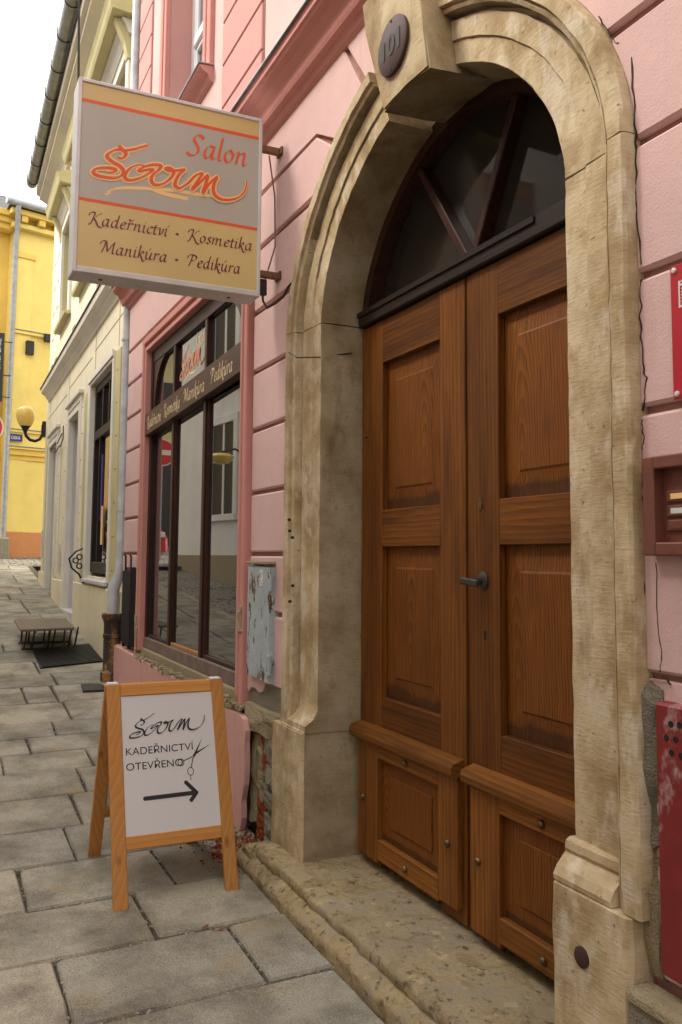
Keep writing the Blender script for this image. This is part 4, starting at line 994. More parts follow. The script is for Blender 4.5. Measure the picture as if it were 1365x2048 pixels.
def cap(u, v, r, h, n=14): poly([(u+r*math.cos(2*math.pi*k/n), v+r*math.sin(2*math.pi*k/n)) for k in range(n)], h)
def bar(a, b, wd, h, c0=True, c1=True):
    d = Vector((b[0]-a[0], b[1]-a[1])).normalized(); n_ = Vector((-d.y, d.x))*wd/2
    poly([(a[0]+n_.x, a[1]+n_.y), (a[0]-n_.x, a[1]-n_.y), (b[0]-n_.x, b[1]-n_.y), (b[0]+n_.x, b[1]+n_.y)], h)
    if c0: cap(*a, wd/2, h+2e-5)
    if c1: cap(*b, wd/2, h+4e-5)
bar((-.607,.395),(-.400,.397),.017,.0007); bar((-.436,.441),(-.394,.397),.016,.0009); bar((-.422,.365),(-.394,.397),.016,.0011, False)
m.build('arrow', M['black'], PN, recalc=False)
m = MB()                                 # scissors: two blades, two shanks, two finger rings
def blade(a, b, wd, h):
    d = Vector((b[0]-a[0], b[1]-a[1])).normalized(); n_ = Vector((-d.y, d.x))*wd
    poly([a, (a[0]+(b[0]-a[0])*.2+n_.x, a[1]+(b[1]-a[1])*.2+n_.y), b, (a[0]+(b[0]-a[0])*.2-n_.x*.6, a[1]+(b[1]-a[1])*.2-n_.y*.6)], h)
blade((-.400,.530),(-.353,.616),.006,.0007); blade((-.404,.543),(-.319,.587),.0055,.0009)
bar((-.400,.535),(-.409,.500),.004,.0008); bar((-.402,.541),(-.438,.528),.0035,.001)
def ring(cu, cv, ru, rv, t, h, n=22):
    A = [m.bm.verts.new(fA(cu+ru*math.cos(2*math.pi*k/n), cv+rv*math.sin(2*math.pi*k/n), h)) for k in range(n)]
    Bq = [m.bm.verts.new(fA(cu+(ru-t)*math.cos(2*math.pi*k/n), cv+(rv-t)*math.sin(2*math.pi*k/n), h)) for k in range(n)]
    for k in range(n): m.bm.faces.new((A[k], A[(k+1)%n], Bq[(k+1)%n], Bq[k]))
ring(-.413,.483,.014,.017,.003,.0007); bar((-.414,.466),(-.415,.449),.003,.0009); ring(-.452,.522,.014,.0155,.003,.0011)
m.build('scissors', M['black'], PN, recalc=False)

# ------------------------------------------------------------------ plates and boxes on the pink house
NP = thing('house_number_plaque', 'round dark red plaque with raised number 101 on the keystone', 'plaque', (-2.499, -.074, 2.99))
MB().lathe([(.100,.0),(.101,-.010),(.096,-.014),(.001,-.0145)], (-2.499, -.072, 2.993), 32, 'Y').build('disc', M['plaque'], NP, smooth=True)
m = ttf('101', lambda u, v, h: (u, -.0868-h, v), -2.560, 2.962, -2.436, .070, M['bronze'], NP, 'raised_number', .002, .03)
for (x, z) in ((-2.499,3.08),(-2.499,2.906)): MB().lathe([(.005,0),(.004,-.003)], (x, -.0862, z), 8, 'Y').build('screw', M['bronze'], NP)
CB = thing('meter_cabinet', 'peeling blue-grey steel meter cabinet with rust patches on the pink wall beside the stone jamb', 'cabinet', (-4.0, .03, .65))
m = MB().prism([(-4.16,.668),(-3.86,.655),(-3.86,1.195),(-4.16,1.200)], .006, .06, bev=.004).build('cabinet_door', M['cabinet'], CB)
for z in (1.13, .74): MB().lathe([(.012,-.045),(.012,.045)], (-3.852, .010, z), 8).build('hinge', M['cabinet'], CB, smooth=True)
MB().box(-4.17,-3.85,-.002,.05,1.208,1.222,.003).build('rain_lip', M['mortar'], CB)
B('sticker', M['label'], CB, -3.985, -3.935, .0045, .0058, 1.105, 1.185, 0)
m = MB()
for i, (dx, dz, wd, hh) in enumerate([(-3.972,1.155,.018,.022),(-3.948,1.165,.008,.012),(-3.975,1.13,.03,.006),(-3.955,1.117,.012,.008)]): m.box(dx-wd/2, dx+wd/2, .0040, .0044, dz-hh/2, dz+hh/2, 0)
m.build('sticker_print', M['zinc'], CB)
IC = thing('doorbell_panel', 'brown metal doorbell panel with name slots in a recessed frame on the pink wall', 'doorbell', (-1.35, .03, 1.25))
x0, x1, z0, z1 = -1.477, -1.16, 1.256, 1.476
m = MB(); t = .034
m.box(x0, x0+t, .004, .06, z0, z1, .003); m.box(x1-t, x1, .004, .06, z0, z1, .003); m.box(x0+t, x1-t, .004, .06, z1-t*.85, z1, .003); m.box(x0+t, x1-t, .004, .06, z0, z0+t*.85, .003)
m.build('frame', M['brownmetal'], IC); B('back_plate', M['brownmetal'], IC, x0+t, x1-t, .033, .0365, z0+.028, z1-.028, 0)
for i, (z, mt) in enumerate(((1.386,'yellowfilm'),(1.354,'label'),(1.322,'brownmetal'))):
    for xx in (-1.428, -1.30):
        s_ = MB().box(xx, xx+.075, .026, .033, z-.013, z+.013, .003).build('bell_button', M['brownmetal'], IC)
        B('name_card', M[mt], s_, xx+.014, xx+.061, .0245, .0262, z-.006, z+.006, 0)
for (x, z) in ((x0+t+.012, z0+.04),(x0+t+.012, z1-.045)): MB().lathe([(.005,0),(.004,-.003)], (x, .033, z), 8, 'Y').build('screw', M['brownmetal'], IC)
RS = thing('red_notice_plate', 'flat red enamel plate with white castle emblem screwed to the pink wall', 'sign', (-1.2, .03, 1.6))
B('plate', M['redsign'], RS, -1.400, -1.01, .026, .030, 1.597, 1.897, .0015)
for (x, z) in ((-1.387,1.885),(-1.387,1.609),(-1.034,1.885),(-1.034,1.609)): MB().lathe([(.0065,0),(.006,-.004),(.002,-.005)], (x, .026, z), 10, 'Y').build('screw', M['alu'], RS)
m = MB(); cx_, cz_ = -1.356, 1.828
for (a, b, c, d) in ((-.02,.02,-.03,-.026),(-.02,.02,.018,.022),(-.02,-.016,-.026,.018),(.016,.02,-.026,.018),(-.012,.012,.026,.03),(-.02,-.014,.022,.030),(-.003,.003,.022,.026),(.014,.02,.022,.030)): m.box(cx_+a, cx_+b, .0248, .0258, cz_+c, cz_+d, 0)
for k in range(5): m.box(cx_-.012, cx_+.012, .0248, .0258, cz_-.018+k*.007, cz_-.0155+k*.007, 0)
m.build('emblem', M['label'], RS)
RB = thing('red_metal_box', 'scuffed dark red metal box with round vent holes at the foot of the pink wall', 'box', (-1.3, .03, .33))
MB().box(-1.464, -1.08, .012, .08, .366, .938, .006).build('box_door', M['redbox'], RB)
for (x, z) in ((-1.416,.897),(-1.392,.899),(-1.429,.866),(-1.404,.867),(-1.416,.837),(-1.390,.835),(-1.368,.898),(-1.380,.866)): MB().lathe([(.0075,0),(.0075,.002)], (x, .0112, z), 10, 'Y').build('vent_hole', M['darkvoid'], RB)
BN = MB().lathe([(.024,0),(.024,-.005),(.018,-.008),(.001,-.0085)], (-1.682, -.012, .318), 20, 'Y').build('iron_disc', M['plaque'], None, smooth=True)
tag(BN, 'round rusty iron disc fixed to the right stone plinth of the doorway', 'disc')

# lettering on the shop window
def frB(u, v, h): return (u, .016-h, v)
for t_, a, b in (('Kadeřnictví',-6.55,-6.12),('Kosmetika',-6.03,-5.60),('Manikúra',-5.50,-5.03),('Pedikúra',-4.90,-4.49)):
    penwrite(t_, frB, a, 2.196+bz((a+b)/2), b, .050, M['goldprint'], SW.children[0] if False else band, nib=.20)
trW = lambda u, v: (-5.86 + (u+.858)*.86, 2.46 + (v-2.93)*1.05 + (u+.858)*.04)
frW = lambda u, v, h: (u, .0795-h, v)
wl = [o for o in SW.children if o.name.startswith('pane')][3]
logo(trW, frW, .022, M['goldprint'], wl, 'word_mark_outline', .0006, .016); logo(trW, frW, .013, M['redprint'], wl, 'word_mark', .0016, .006)
logo(lambda u, v: (trW(u, v)[0]+.02, trW(u, v)[1]+.01), frW, .016, M['goldprint'], wl, 'word_mark_swoosh', .0004, .005, ('sw',))
penwrite('Salon', frW, -5.50, 2.60, -5.21, .055, M['goldprint'], wl, nib=.2)

# ------------------------------------------------------------------ downpipe with cast-iron boot, black grille, drain lid, rubble
DP = thing('downpipe', 'weathered grey rainwater pipe with rusty cast-iron boot between the pink and cream houses', 'downpipe', (-7.5, -.02, .19))
MB().tube([(-7.52,.035,7.9),(-7.52,.035,3.6),(-7.52,.035,2.0),(-7.52,.033,1.16),(-7.525,.028,1.09),(-7.54,-.012,.97),(-7.54,-.018,.91),(-7.54,-.018,.70)], [.040,.040,.040,.040,.042,.050,.050,.048], 14).build('pipe', M['pipe'], DP, smooth=True)
for z in (3.1, 1.62): MB().lathe([(.048,0),(.048,.02)], (-7.52, .035, z), 14).build('pipe_clip', M['pipe'], DP)
MB().lathe([(.092,.0),(.092,.10),(.078,.112),(.074,.12),(.074,.385),(.08,.39),(.08,.415),(.074,.42),(.074,.50),(.080,.53),(.094,.56),(.094,.585),(.08,.59),(.07,.58)], (-7.54,-.012,.165), 18).build('cast_iron_boot', M['castiron'], DP, smooth=True)
BG = thing('black_grille', 'black ribbed iron grille standing upright between the grey pipe and the shop window', 'grille', (-7.05, .0, .52))
m = MB().box(-7.20, -6.90, .004, .036, .53, 1.15, .003).build('back_sheet', M['blackiron'], BG)
for k in range(9): B('rib', M['blackiron'], BG, -7.195+k*.034, -7.178+k*.034, -.012, .004, .55, 1.12, .002)
for x in (-7.14, -6.93):
    MB().tube([(x,.0,1.12),(x,.0,1.235),(x,-.012,1.25)], .008, 6).build('hook', M['blackiron'], BG); MB().tube([(x,.0,.56),(x,.0,.515)], .014, 6).build('foot', M['blackiron'], BG)
DL = MB().prism([(-7.16,-.30),(-7.15,-.14),(-7.22,-.115),(-7.36,-.12),(-7.40,-.28)], -.02, .018, 'XY', .006)
for v in DL.bm.verts: v.co.z += gz(v.co.x)
tag(DL.build('drain_cover', M['blackiron']), 'small black iron drain cover on the pavement at the foot of the grey pipe', 'drain cover')
m = MB()
for i in range(420):
    x = random.gauss(-3.98, .14); y = random.gauss(-.10, .09)
    if y > .05: y = -.05
    if x > -3.84 and y > -.15: y = -.17 - random.random()*.06
    s = abs(random.gauss(0, .0035)) + .0018
    if random.random() < .05: s *= 3.0
    mt = Matrix.Translation((x, y, gz(x)+s*.3)) @ Matrix.Rotation(random.uniform(0, 6), 4, (random.random(), random.random(), 1))
    m.box(-s, s, -s*.7, s*.7, -s*.4, s*.5, 0, mt)
o = m.rough(.003, 60, 4).build('brick_rubble', M['brick']); o['kind'] = 'stuff'
m = MB()
for i in range(160):
    x = random.gauss(-4.0, .16); y = min(.03, random.gauss(-.07, .07)); s = abs(random.gauss(0, .004)) + .002
    if x > -3.84 and y > -.15: continue
    mt = Matrix.Translation((x, y, gz(x)+s*.3)) @ Matrix.Rotation(random.uniform(0, 6), 4, (random.random(), random.random(), 1))
    m.box(-s, s, -s*.7, s*.7, -s*.4, s*.5, 0, mt)
o = m.build('mortar_rubble', M['mortar']); o['kind'] = 'stuff'
LT = MB()
for (x, y, a) in ((-3.17,-.45,.3),(-3.15,-.42,1.2),(-3.19,-.47,2.2)):
    c_ = Vector((x, y, gz(x)+.006)); d1 = Vector((math.cos(a), math.sin(a), .2))*.022; d2 = Vector((-math.sin(a), math.cos(a), .3))*.006
    LT.bm.faces.new([LT.bm.verts.new(p) for p in (c_-d1, c_+d2, c_+d1, c_-d2)])
tag(LT.build('dry_leaf', flatm('dry_red_leaf', (.16,.05,.03), .8)), 'dry red-brown leaf scraps lying in a joint of the pavement', 'leaf')

# ------------------------------------------------------------------ grate and bicycle stand by the cream house
GR = thing('cellar_grate', 'black iron grate let into the pavement against the cream house', 'grate', (-8.6, -.2, .27))
def gq(x, y, dz): return (x, y, gz(x)+dz)
m = MB(); m.prism([(-8.10,-.52),(-8.28,.06),(-9.20,.07),(-8.95,-.50)], .0, .012, 'XY')
for v in m.bm.verts: v.co.z += gz(v.co.x)
m.build('plate', M['blackiron'], GR)
for k in range(16):
    t = k/16; a = Vector((-8.12+(-.83)*t, -.50, 0)); b = Vector((-8.27+(-.88)*t, .05, 0))
    m = MB(); m.box(-.012, .012, 0, (b-a).length, .012, .022, .002, Matrix.Translation(a) @ Matrix.Rotation(math.atan2(b.y-a.y, b.x-a.x)-math.pi/2, 4, 'Z'))
    for v in m.bm.verts: v.co.z += gz(v.co.x)
    m.build('bar', M['blackiron'], GR)
BS = thing('bicycle_stand', 'low steel loop bicycle stand carrying a brown ribbed board', 'bike stand', (-9.0, -.3, .25))
bx0, bx1, by0, by1 = -8.62, -9.72, -.64, -.13
bzt = lambda x: .545 + (x-bx0)*(-.022)
m = MB(); m.prism([(-8.55,-.655),(-8.62,-.165),(-9.95,-.06),(-9.88,-.60)], .535, .553, 'XY', .004)
m.build('board', plain('brown_ribbed_board', (.135,.095,.065), .6, 0, .2, 10), BS)
for k in range(18):
    t = (k+.5)/18; y0_ = -.655+(.49)*t; 
    m = MB(); a = Vector((-8.56-.065*t, y0_, .553)); b = Vector((-9.87-.07*t, -.60+.54*t, .553))
    m.box(0, (b-a).length, -.008, .008, 0, .006, .002, Matrix.Translation(a) @ Matrix.Rotation(math.atan2(b.y-a.y, b.x-a.x), 4, 'Z'))
    m.build('rib', plain('brown_rib', (.16,.115,.08), .6, 0, .2, 10) if k == 0 else bpy.data.materials['brown_rib'], BS)
for i, y in enumerate((-.575,-.505,-.36,-.315,-.165,-.105)):
    m = MB().tube([(-9.30,y,gz(-9.3)+.01),(-9.05,y,gz(-9.0)+.012),(-8.98+.0,y,gz(-9)+.03),(-8.86,y+.01,.538)], .009, 6); m.build('loop', M['iron'], BS)
    MB().tube([(-9.32,y,gz(-9.3)+.012),(-9.22,y,.538)], .009, 6).build('loop', M['iron'], BS)
for x in (-8.99, -9.31): MB().tube([(x,-.60,gz(x)+.014),(x,-.09,gz(x)+.014)], .011, 6).build('foot_bar', M['iron'], BS)

# ------------------------------------------------------------------ cream house (slightly turned; modelled in its own frame: x = -s, y = depth, z)
CH = bpy.data.objects.new('cream_house', None); COL.objects.link(CH); CH.location = (-7.9, .08, 0); CH.rotation_euler = (0, 0, -.0165)
tag(CH, 'cream plastered house with grey door reveals, dark shop window and deep eaves cornice', 'house')
SE = 6.95
def cbx(name, mat, s0, s1, d0, d1, z0, z1, bev=.004, par=None): return MB().box(-max(s0,s1), -min(s0,s1), d0, d1, z0, z1, bev).build(name, mat, par or CH)
# core wall with openings
ops = [(.42,1.86,1.02,3.10),(2.74,3.70,.56,2.98),(5.05,6.02,.70,2.88)]
m = MB(); s = -.42
for (a, b, z0, z1) in ops:
    m.box(-a, -s, 0, .5, -.1, 4.0); m.box(-b, -a, 0, .5, -.1, z0); m.box(-b, -a, 0, .5, z1, 4.0); s = b
m.box(-SE, -s, 0, .5, -.1, 4.0)
s = -.42
ups = [(.25,1.30,4.60,6.05),(2.30,3.30,4.60,6.05),(4.42,5.40,4.60,6.05)]
for (a, b, z0, z1) in ups:
    m.box(-a, -s, .02, .5, 4.0, 7.35); m.box(-b, -a, .02, .5, 4.0, z0); m.box(-b, -a, .02, .5, z1, 7.35); s = b
m.box(-SE, -s, .02, .5, 4.0, 7.35)
m.box(-SE, .42, .45, 5.5, -.1, 7.35)
m.build('wall', M['cream'], CH)
# plinth, pilaster strips, frieze lines
for (a, b) in ((-.40,.30),(.30,2.68),(3.76,4.98),(6.1,SE)):
    z = .93 if b < 3 else (.91 if b < 5.5 else .98)
    cbx('plinth', M['creamlow'], a, b, -.035, .0, -.1, z, .008)
for (a, b, z) in ((.06,.33,3.15),(2.05,2.30,3.08),(2.35,2.62,3.02),(3.85,4.1,3.0),(4.6,4.9,2.92),(6.2,6.5,2.95)): cbx('pilaster', M['olive'] if a < 2.2 or a > 6 else M['cream'], a, b, -.016, 0, .93, z, .003)
for (a, b, z) in ((-.3,1.75,3.47),(1.95,3.95,3.44),(4.2,6.6,3.40)): cbx('frieze_line', M['creamgroove'], a, b, -.002, .004, z-.008, z+.008, 0)
for s_ in (.25,1.70,3.95,6.3): cbx('frieze_line', M['creamgroove'], s_-.010, s_+.010, -.0025, .004, 2.95 if s_ > 1 else 3.2, 3.70, 0)
random.seed(3)
for s_ in (.18,2.48,4.0,4.75,6.35):
    for k in range(7):
        z = 1.1+k*.31; cbx('joint', M['blackiron'], s_-.06*random.uniform(.3,1), s_+.05, -.018, -.014, z-.004, z+.004, 0)
# string cornice
MB().prism([(.02,3.66),(-.02,3.665),(-.03,3.70),(-.06,3.735),(-.065,3.76),(-.13,3.795),(-.135,3.83),(-.14,3.86),(.02,3.90)], -6.55, .42, 'YZ').build('string_cornice', M['creamwhite'], CH)
MB().prism([(.02,3.905),(-.14,3.866),(-.152,3.860),(-.152,3.875),(.02,3.925)], -6.6, .42, 'YZ').build('cornice_flashing', M['blackiron'], CH)
# shop window
sw_ = cbx('shop_window', M['darkvoid'], .42, 1.86, .30, .33, 1.0, 3.1, 0)
m = MB()
for (a, b, z0, z1) in ((.36,.43,.98,3.19),(1.85,2.0,.98,3.19)): m.box(-b, -a, -.03, .06, z0, z1, .008)
m.box(-1.85, -.43, -.03, .06, 3.09, 3.19, .008); m.box(-1.93, -.36, -.045, -.03, 3.12, 3.20, .008); m.build('window_surround', M['creamwhite'], sw_)
m = MB(); m.box(-.50,-.43,.03,.10,1.06,3.09,.006); m.box(-1.85,-1.77,.03,.10,1.06,3.09,.006); m.box(-1.77,-.50,.03,.10,3.0,3.09,.006); m.box(-1.77,-.50,.022,.11,2.48,2.58,.008); m.box(-1.77,-.50,.03,.10,1.06,1.17,.006)
for s_ in (.95,1.35): m.box(-s_-.025, -s_+.025, .036,.095,2.58,3.0,.004)
m.box(-1.50,-1.46,.036,.095,1.17,2.48,.004)
m.build('window_frame', M['blackwood'], sw_)
cbx('pane', M['glass'], .50, 1.77, .066, .070, 1.15, 2.5, 0, sw_); cbx('pane', M['glass'], .50, 1.77, .066, .070, 2.57, 3.02, 0, sw_)
MB().prism([(.1,1.02),(-.055,.985),(-.055,.955),(.1,.955)], -1.93, -.40, 'YZ', .004).build('window_sill', M['lilac'], sw_)
cbx('poster_strip', flatm('purple_print', (.12,.06,.30)), 1.40, 1.45, .058, .064, 1.6, 2.3, 0, sw_); cbx('poster_strip', M['yellowfilm'], 1.28, 1.38, .058, .064, 1.35, 1.75, 0, sw_)
for k in range(6):                      # pink marker writing on the shop glass (illegible from here)
    z = 1.42 + k*.16; m = MB()
    pts = [(-1.08+.045*q, z+random.uniform(-.05,.05)) for q in range(8)]
    ribbon(m.bm, smooth_path(pts, 4), lambda u, v, h: (u, .0655-h, v), .016, R(40), .0005, .008)
    m.build('marker_writing', M['pinkprint'], sw_, recalc=False)
# two doorways with stepped grey surrounds
for (a, b, z0, z1) in ops[1:]:
    dr = cbx('door', M['darkwoodv'], a, b, .40, .44, z0, z1, 0)
    cbx('door_leaf', M['lilac'], a+.02, b-.02, .37, .40, z0+.05, z1-.5, .004, dr); cbx('door_light', M['glass'], a+.06, b-.06, .385, .39, z1-.42, z1-.06, 0, dr)
    m = MB(); 
    for d0, wd, o_ in ((-.028,.07,.16),(-.014,.05,.10),(-.03,.06,.05)):
        m.box(-(b+o_), -(b+o_-wd), d0, .05, z0-.0, z1+o_, .005); m.box(-(a-o_+wd), -(a-o_), d0, .05, z0, z1+o_, .005); m.box(-(b+o_-wd), -(a-o_+wd), d0, .05, z1+o_-wd, z1+o_, .005)
    m.box(-b-.20, -a+.20, -.06, .05, z1+.16, z1+.21, .008)
    m.build('door_surround', M['creamwhite'], dr)
    m = MB(); m.box(-b-.002, -b+.014, .05, .40, z0, z1); m.box(-a-.014, -a+.002, .05, .40, z0, z1); m.box(-b, -a, .05, .40, z1-.014, z1); m.build('door_reveal', M['lilac'], dr)
    MB().box(-b-.02, -a+.02, -.03, .42, z0-.25, z0+.004, .01).build('threshold', M['lilac'] if z0 < .6 else M['mortar'], dr)
# upper windows with ochre hoods on brackets
for (a, b, z0, z1) in ups:
    wn = cbx('window', M['darkvoid'], a, b, .30, .33, z0, z1, 0)
    m = MB(); m.box(-a-.016, -a, .02, .30, z0, z1); m.box(-b, -b+.016, .02, .30, z0, z1); m.box(-b, -a, .02, .30, z1-.016, z1); m.build('window_reveal', M['olive'], wn)
    m = MB(); m.box(-a-.09, -a-.016, .20, .26, z0, z1, .006); m.box(-b+.016, -b+.09, .20, .26, z0, z1, .006); m.box(-b+.09, -a-.09, .20, .26, z1-.09, z1-.016, .006); m.box(-(a+b)/2-.04, -(a+b)/2+.04, .2, .26, z0, z1-.09, .006); m.build('window_frame', M['pvc'], wn)
    cbx('pane', M['glass'], a+.08, b-.08, .235, .24, z0, z1-.08, 0, wn)
    m = MB(); m.box(-b-.14, -b, -.02, .03, z0-.05, z1+.12, .006); m.box(-a, -a+.14, -.02, .03, z0-.05, z1+.12, .006); m.box(-b, -a, -.02, .03, z1, z1+.12, .006); m.build('window_surround', M['creamwhite'], wn)
    MB().prism([(.02,z1+.26),(-.20,z1+.28),(-.215,z1+.31),(-.23,z1+.36),(-.25,z1+.40),(.02,z1+.50)], -b-.28, -a+.28, 'YZ').build('window_hood', M['olive'], wn)
    MB().prism([(.02,z1+.12),(-.03,z1+.12),(-.06,z1+.20),(-.10,z1+.259),(.02,z1+.259)], -b-.2, -a+.2, 'YZ').build('hood_moulding', M['creamwhite'], wn)
    for s_ in (a-.16, b+.06): MB().prism([(.02,z1-.12),(-.03,z1-.10),(-.06,z1+.05),(-.13,z1+.20),(-.16,z1+.262),(.02,z1+.262)], -s_-.10, -s_, 'YZ').build('hood_bracket', M['olive'], wn)
    MB().prism([(.2,z0-.06),(-.07,z0-.06),(-.08,z0-.02),(.2,z0+.0)], -b-.16, -a+.16, 'YZ').build('window_sill', M['olive'], wn)
for s_ in (1.75,1.85,3.85,3.95,5.95,6.1,6.5,6.6):
    for k in range(5): cbx('joint', M['creamgroove'], s_-.10, s_+.10, .016, .022, 4.25+k*.42, 4.268+k*.42, 0)
# eaves cornice and gutter
EV = [(.02,6.93),(-.03,6.93),(-.035,7.00),(-.06,7.06),(-.11,7.12),(-.18,7.165),(-.225,7.185),(-.23,7.235),(-.28,7.26),(-.285,7.36),(.02,7.40)]
MB().prism(EV, -SE-.15, .42, 'YZ').build('eaves_cornice', plaster('shaded_eaves_plaster', (.50,.45,.36), amt=.4, grain=.15), CH)  # shade under the eaves put into a darker plaster colour
MB().tube([(.42,-.36,7.53),(-2,-.36,7.50),(-5,-.36,7.46),(-SE-.12,-.36,7.43)], .085, 14).build('gutter', M['gutter'], CH, smooth=True)
for k in range(11):
    s_ = -.3+k*.72; c_ = Vector((-s_, -.36, 7.525-.0135*s_))
    MB().tube([c_+Vector((0, .12, .03))] + [c_+Vector((0, .091*math.cos(t), .091*math.sin(t))) for t in [-.2-i*.38 for i in range(8)]] + [c_+Vector((0,-.085,.085))], .007, 5).build('gutter_bracket', M['blackiron'], CH)
MB().prism([(-.30,7.42),(5.6,10.6),(5.6,7.3),(.02,7.3)], -SE, .42, 'YZ').build('roof', M['slate'], CH)
cbx('metal_plate', M['alu'], 4.28, 4.36, -.04, -.016, 1.0, 1.38, .004); cbx('metal_plate', M['alu'], 6.55, 6.63, -.04, -.016, 1.2, 1.62, .004)
# ornate black iron bracket by the shop window
OB = MB(); bx = -2.02
for k in range(2):
    pts = [(bx, -.01, 1.32), (bx, -.10, 1.28), (bx, -.17, 1.20), (bx, -.14, 1.10), (bx, -.06, 1.03), (bx, -.01, .93)]
    OB.tube(pts, .009, 6)
    for c_ in ((-.06,1.22),(-.10,1.18),(-.06,1.12)): OB.tube([(bx, c_[0]+.028*math.cos(t), c_[1]+.028*math.sin(t)) for t in [2*math.pi*i/10 for i in range(10)]], .007, 5, True)
    bx += .035
OB.box(-2.03, -1.975, -.012, -.004, .92, 1.33, .003)
o = OB.build('scroll_bracket', M['blackiron'], CH)
MB().tube([(-4.25,-.03,2.98),(-4.22,-.03,2.80),(-4.35,-.05,2.70),(-4.55,-.04,2.74),(-4.85,-.05,2.68),(-5.3,-.05,2.76),(-5.8,-.03,2.80),(-5.2,-.05,2.82),(-4.6,-.06,2.78),(-4.45,-.02,2.9)], .008, 5).build('loose_cable', M['blackiron'], CH)
# overhead wires in front of the cream eaves
for i, (xa, xb) in enumerate(((0, .0), (.028, .008))):
    wv_ = MB().tube([(-7.0,-.58+xa,6.6),(-6.98,-.548+xb,5.9),(-6.93,-.50+xb,3.9)], .006, 5).build('overhead_wire', M['blackiron'])
    tag(wv_, ('left thin black wire hanging in front of the cream eaves above the salon sign', 'right thin black wire hanging in front of the cream eaves above the salon sign')[i], 'wire', 'wires hanging by the cream eaves')

# ------------------------------------------------------------------ wall lamp on the cream corner
WL = thing('wall_lamp', 'amber globe street lamp on a curved black arm at the cream house corner', 'street lamp', (-14.9, .1, 3.3))
MB().lathe([(.0,-.16),(.09,-.15),(.115,-.10),(.142,-.02),(.148,.05),(.135,.11),(.10,.155),(.05,.178),(.0,.182)], (-14.9,-.12,3.47), 20).build('globe', M['globe'], WL, smooth=True)
MB().lathe([(.03,.0),(.045,.04),(.075,.085),(.082,.10)], (-14.9,-.12,3.225), 16).build('globe_holder', M['blackiron'], WL, smooth=True)
MB().tube([(-14.9,-.12,3.23),(-14.9,-.10,3.16),(-14.9,-.04,3.10),(-14.9,.04,3.085),(-14.9,.11,3.12),(-14.9,.15,3.20),(-14.9,.155,3.36)], .026, 10).build('arm', M['blackiron'], WL, smooth=True)
B('wall_plate', M['blackiron'], WL, -14.93, -14.87, .14, .20, 3.16, 3.42, .006)

# ------------------------------------------------------------------ yellow house closing the street (own frame: x along the facade, y into it)
YH = bpy.data.objects.new('yellow_house', None); COL.objects.link(YH); YH.location = (-19.2, -.08, 0); YH.rotation_euler = (0, 0, math.atan2(.960, -.281))
tag(YH, 'bright yellow house with orange plinth and slate roof at the end of the street', 'house')
def yb(name, mat, a, b, d0, d1, z0, z1, bev=.006): return MB().box(a, b, d0, d1, z0, z1, bev).build(name, mat, YH)
yb('wall', M['yellow'], 0, 8, 0, 6, .9, 8.45); yb('plinth', M['orange'], -.02, 8, -.03, .0, .9, 1.70, .01)
yb('pilaster', M['yellow'], .02, .40, -.02, 0, 1.7, 7.58); yb('pilaster_cap', M['yellowtrim'], .0, .43, -.05, 0, 7.52, 7.64)
yb('pilaster', M['yellow'], .95, 8, -.02, 0, 3.8, 7.6)
for z, h_, dp in ((3.20,.10,.03),(3.30,.12,.07),(3.42,.05,.11),(3.78,.06,.05),(5.88,.07,.06)): yb('string_course', M['yellowtrim'] if h_ > .08 else M['yellow'], -.03, 8, -dp, 0, z, z+h_)
yb('course_flashing', M['zinc'], -.05, 8, -.13, 0, 3.475, 3.49, 0); yb('course_flashing', M['zinc'], -.05, 8, -.08, 0, 5.955, 5.968, 0); yb('course_flashing', M['zinc'], -.04, 8, -.07, 0, 3.845, 3.858, 0)
yb('eaves_cornice', M['yellowtrim'], -.2, 8, -.28, 0, 8.36, 8.48); yb('eaves_cornice', M['yellow'], -.12, 8, -.16, 0, 8.12, 8.22)
for k in range(11): yb('corbel', M['yellowtrim'], .02+k*.38, .16+k*.38, -.25, 0, 8.23, 8.36)
MB().tube([(-.35,-.36,8.56),(8,-.36,8.56)], .075, 10).build('gutter', M['zinc'], YH, smooth=True)
MB().prism([(-.40,8.60),(2.6,9.75),(6.2,9.0),(6.2,8.4),(0,8.4)], -.25, 8, 'YZ').build('roof', M['slate'], YH)
for k in range(16): MB().box(-.25, 8, -.38+k*.18, -.35+k*.18, 8.606+k*.069, 8.628+k*.069, 0).build('slate_course', M['slate'], YH)
MB().box(-.55, -.0, .35, 6, .9, 8.45).build('side_wall', M['yellowtrim'], YH)
yb('corner_stone', M['greymortar'], -.30, .06, -.22, .2, .9, 1.58, .03)
for k in range(3): yb('eave_board', M['yellowtrim'], -.55, -.02, .05-k*.08, .35, 8.1+k*.12, 8.22+k*.12)
yp = MB().tube([(-.10,-.36,8.52),(-.10,-.34,8.42),(-.02,-.14,8.1),(-.02,-.08,7.95),(-.03,-.07,4),(-.04,-.07,1.2)], .055, 10).build('downpipe', M['zinc'], YH, smooth=True)
LB = yb('junction_box', M['blackiron'], .29, .45, -.10, -.02, 5.45, 5.75); yb('flood_light', M['blackiron'], .66, .80, -.16, -.06, 5.78, 5.95)
def frY(u, v, h):
    c, s = -.281/1.0003, .960/1.0003
    lx, ly = u, -.075-h
    return (-19.2 + c*lx - s*ly, -.08 + s*lx + c*ly, v)
NS = thing('street_name_plate', 'small blue street name plate reading ÚZKÁ on the yellow house', 'sign', tuple(frY(.13, 3.65, 0)))
fp = [frY(a, b, c) for c in (-.012, .004) for a, b in ((-.005,3.585),(.285,3.585),(.285,3.735),(-.005,3.735))]
m = MB(); vs = [m.bm.verts.new(p) for p in fp]
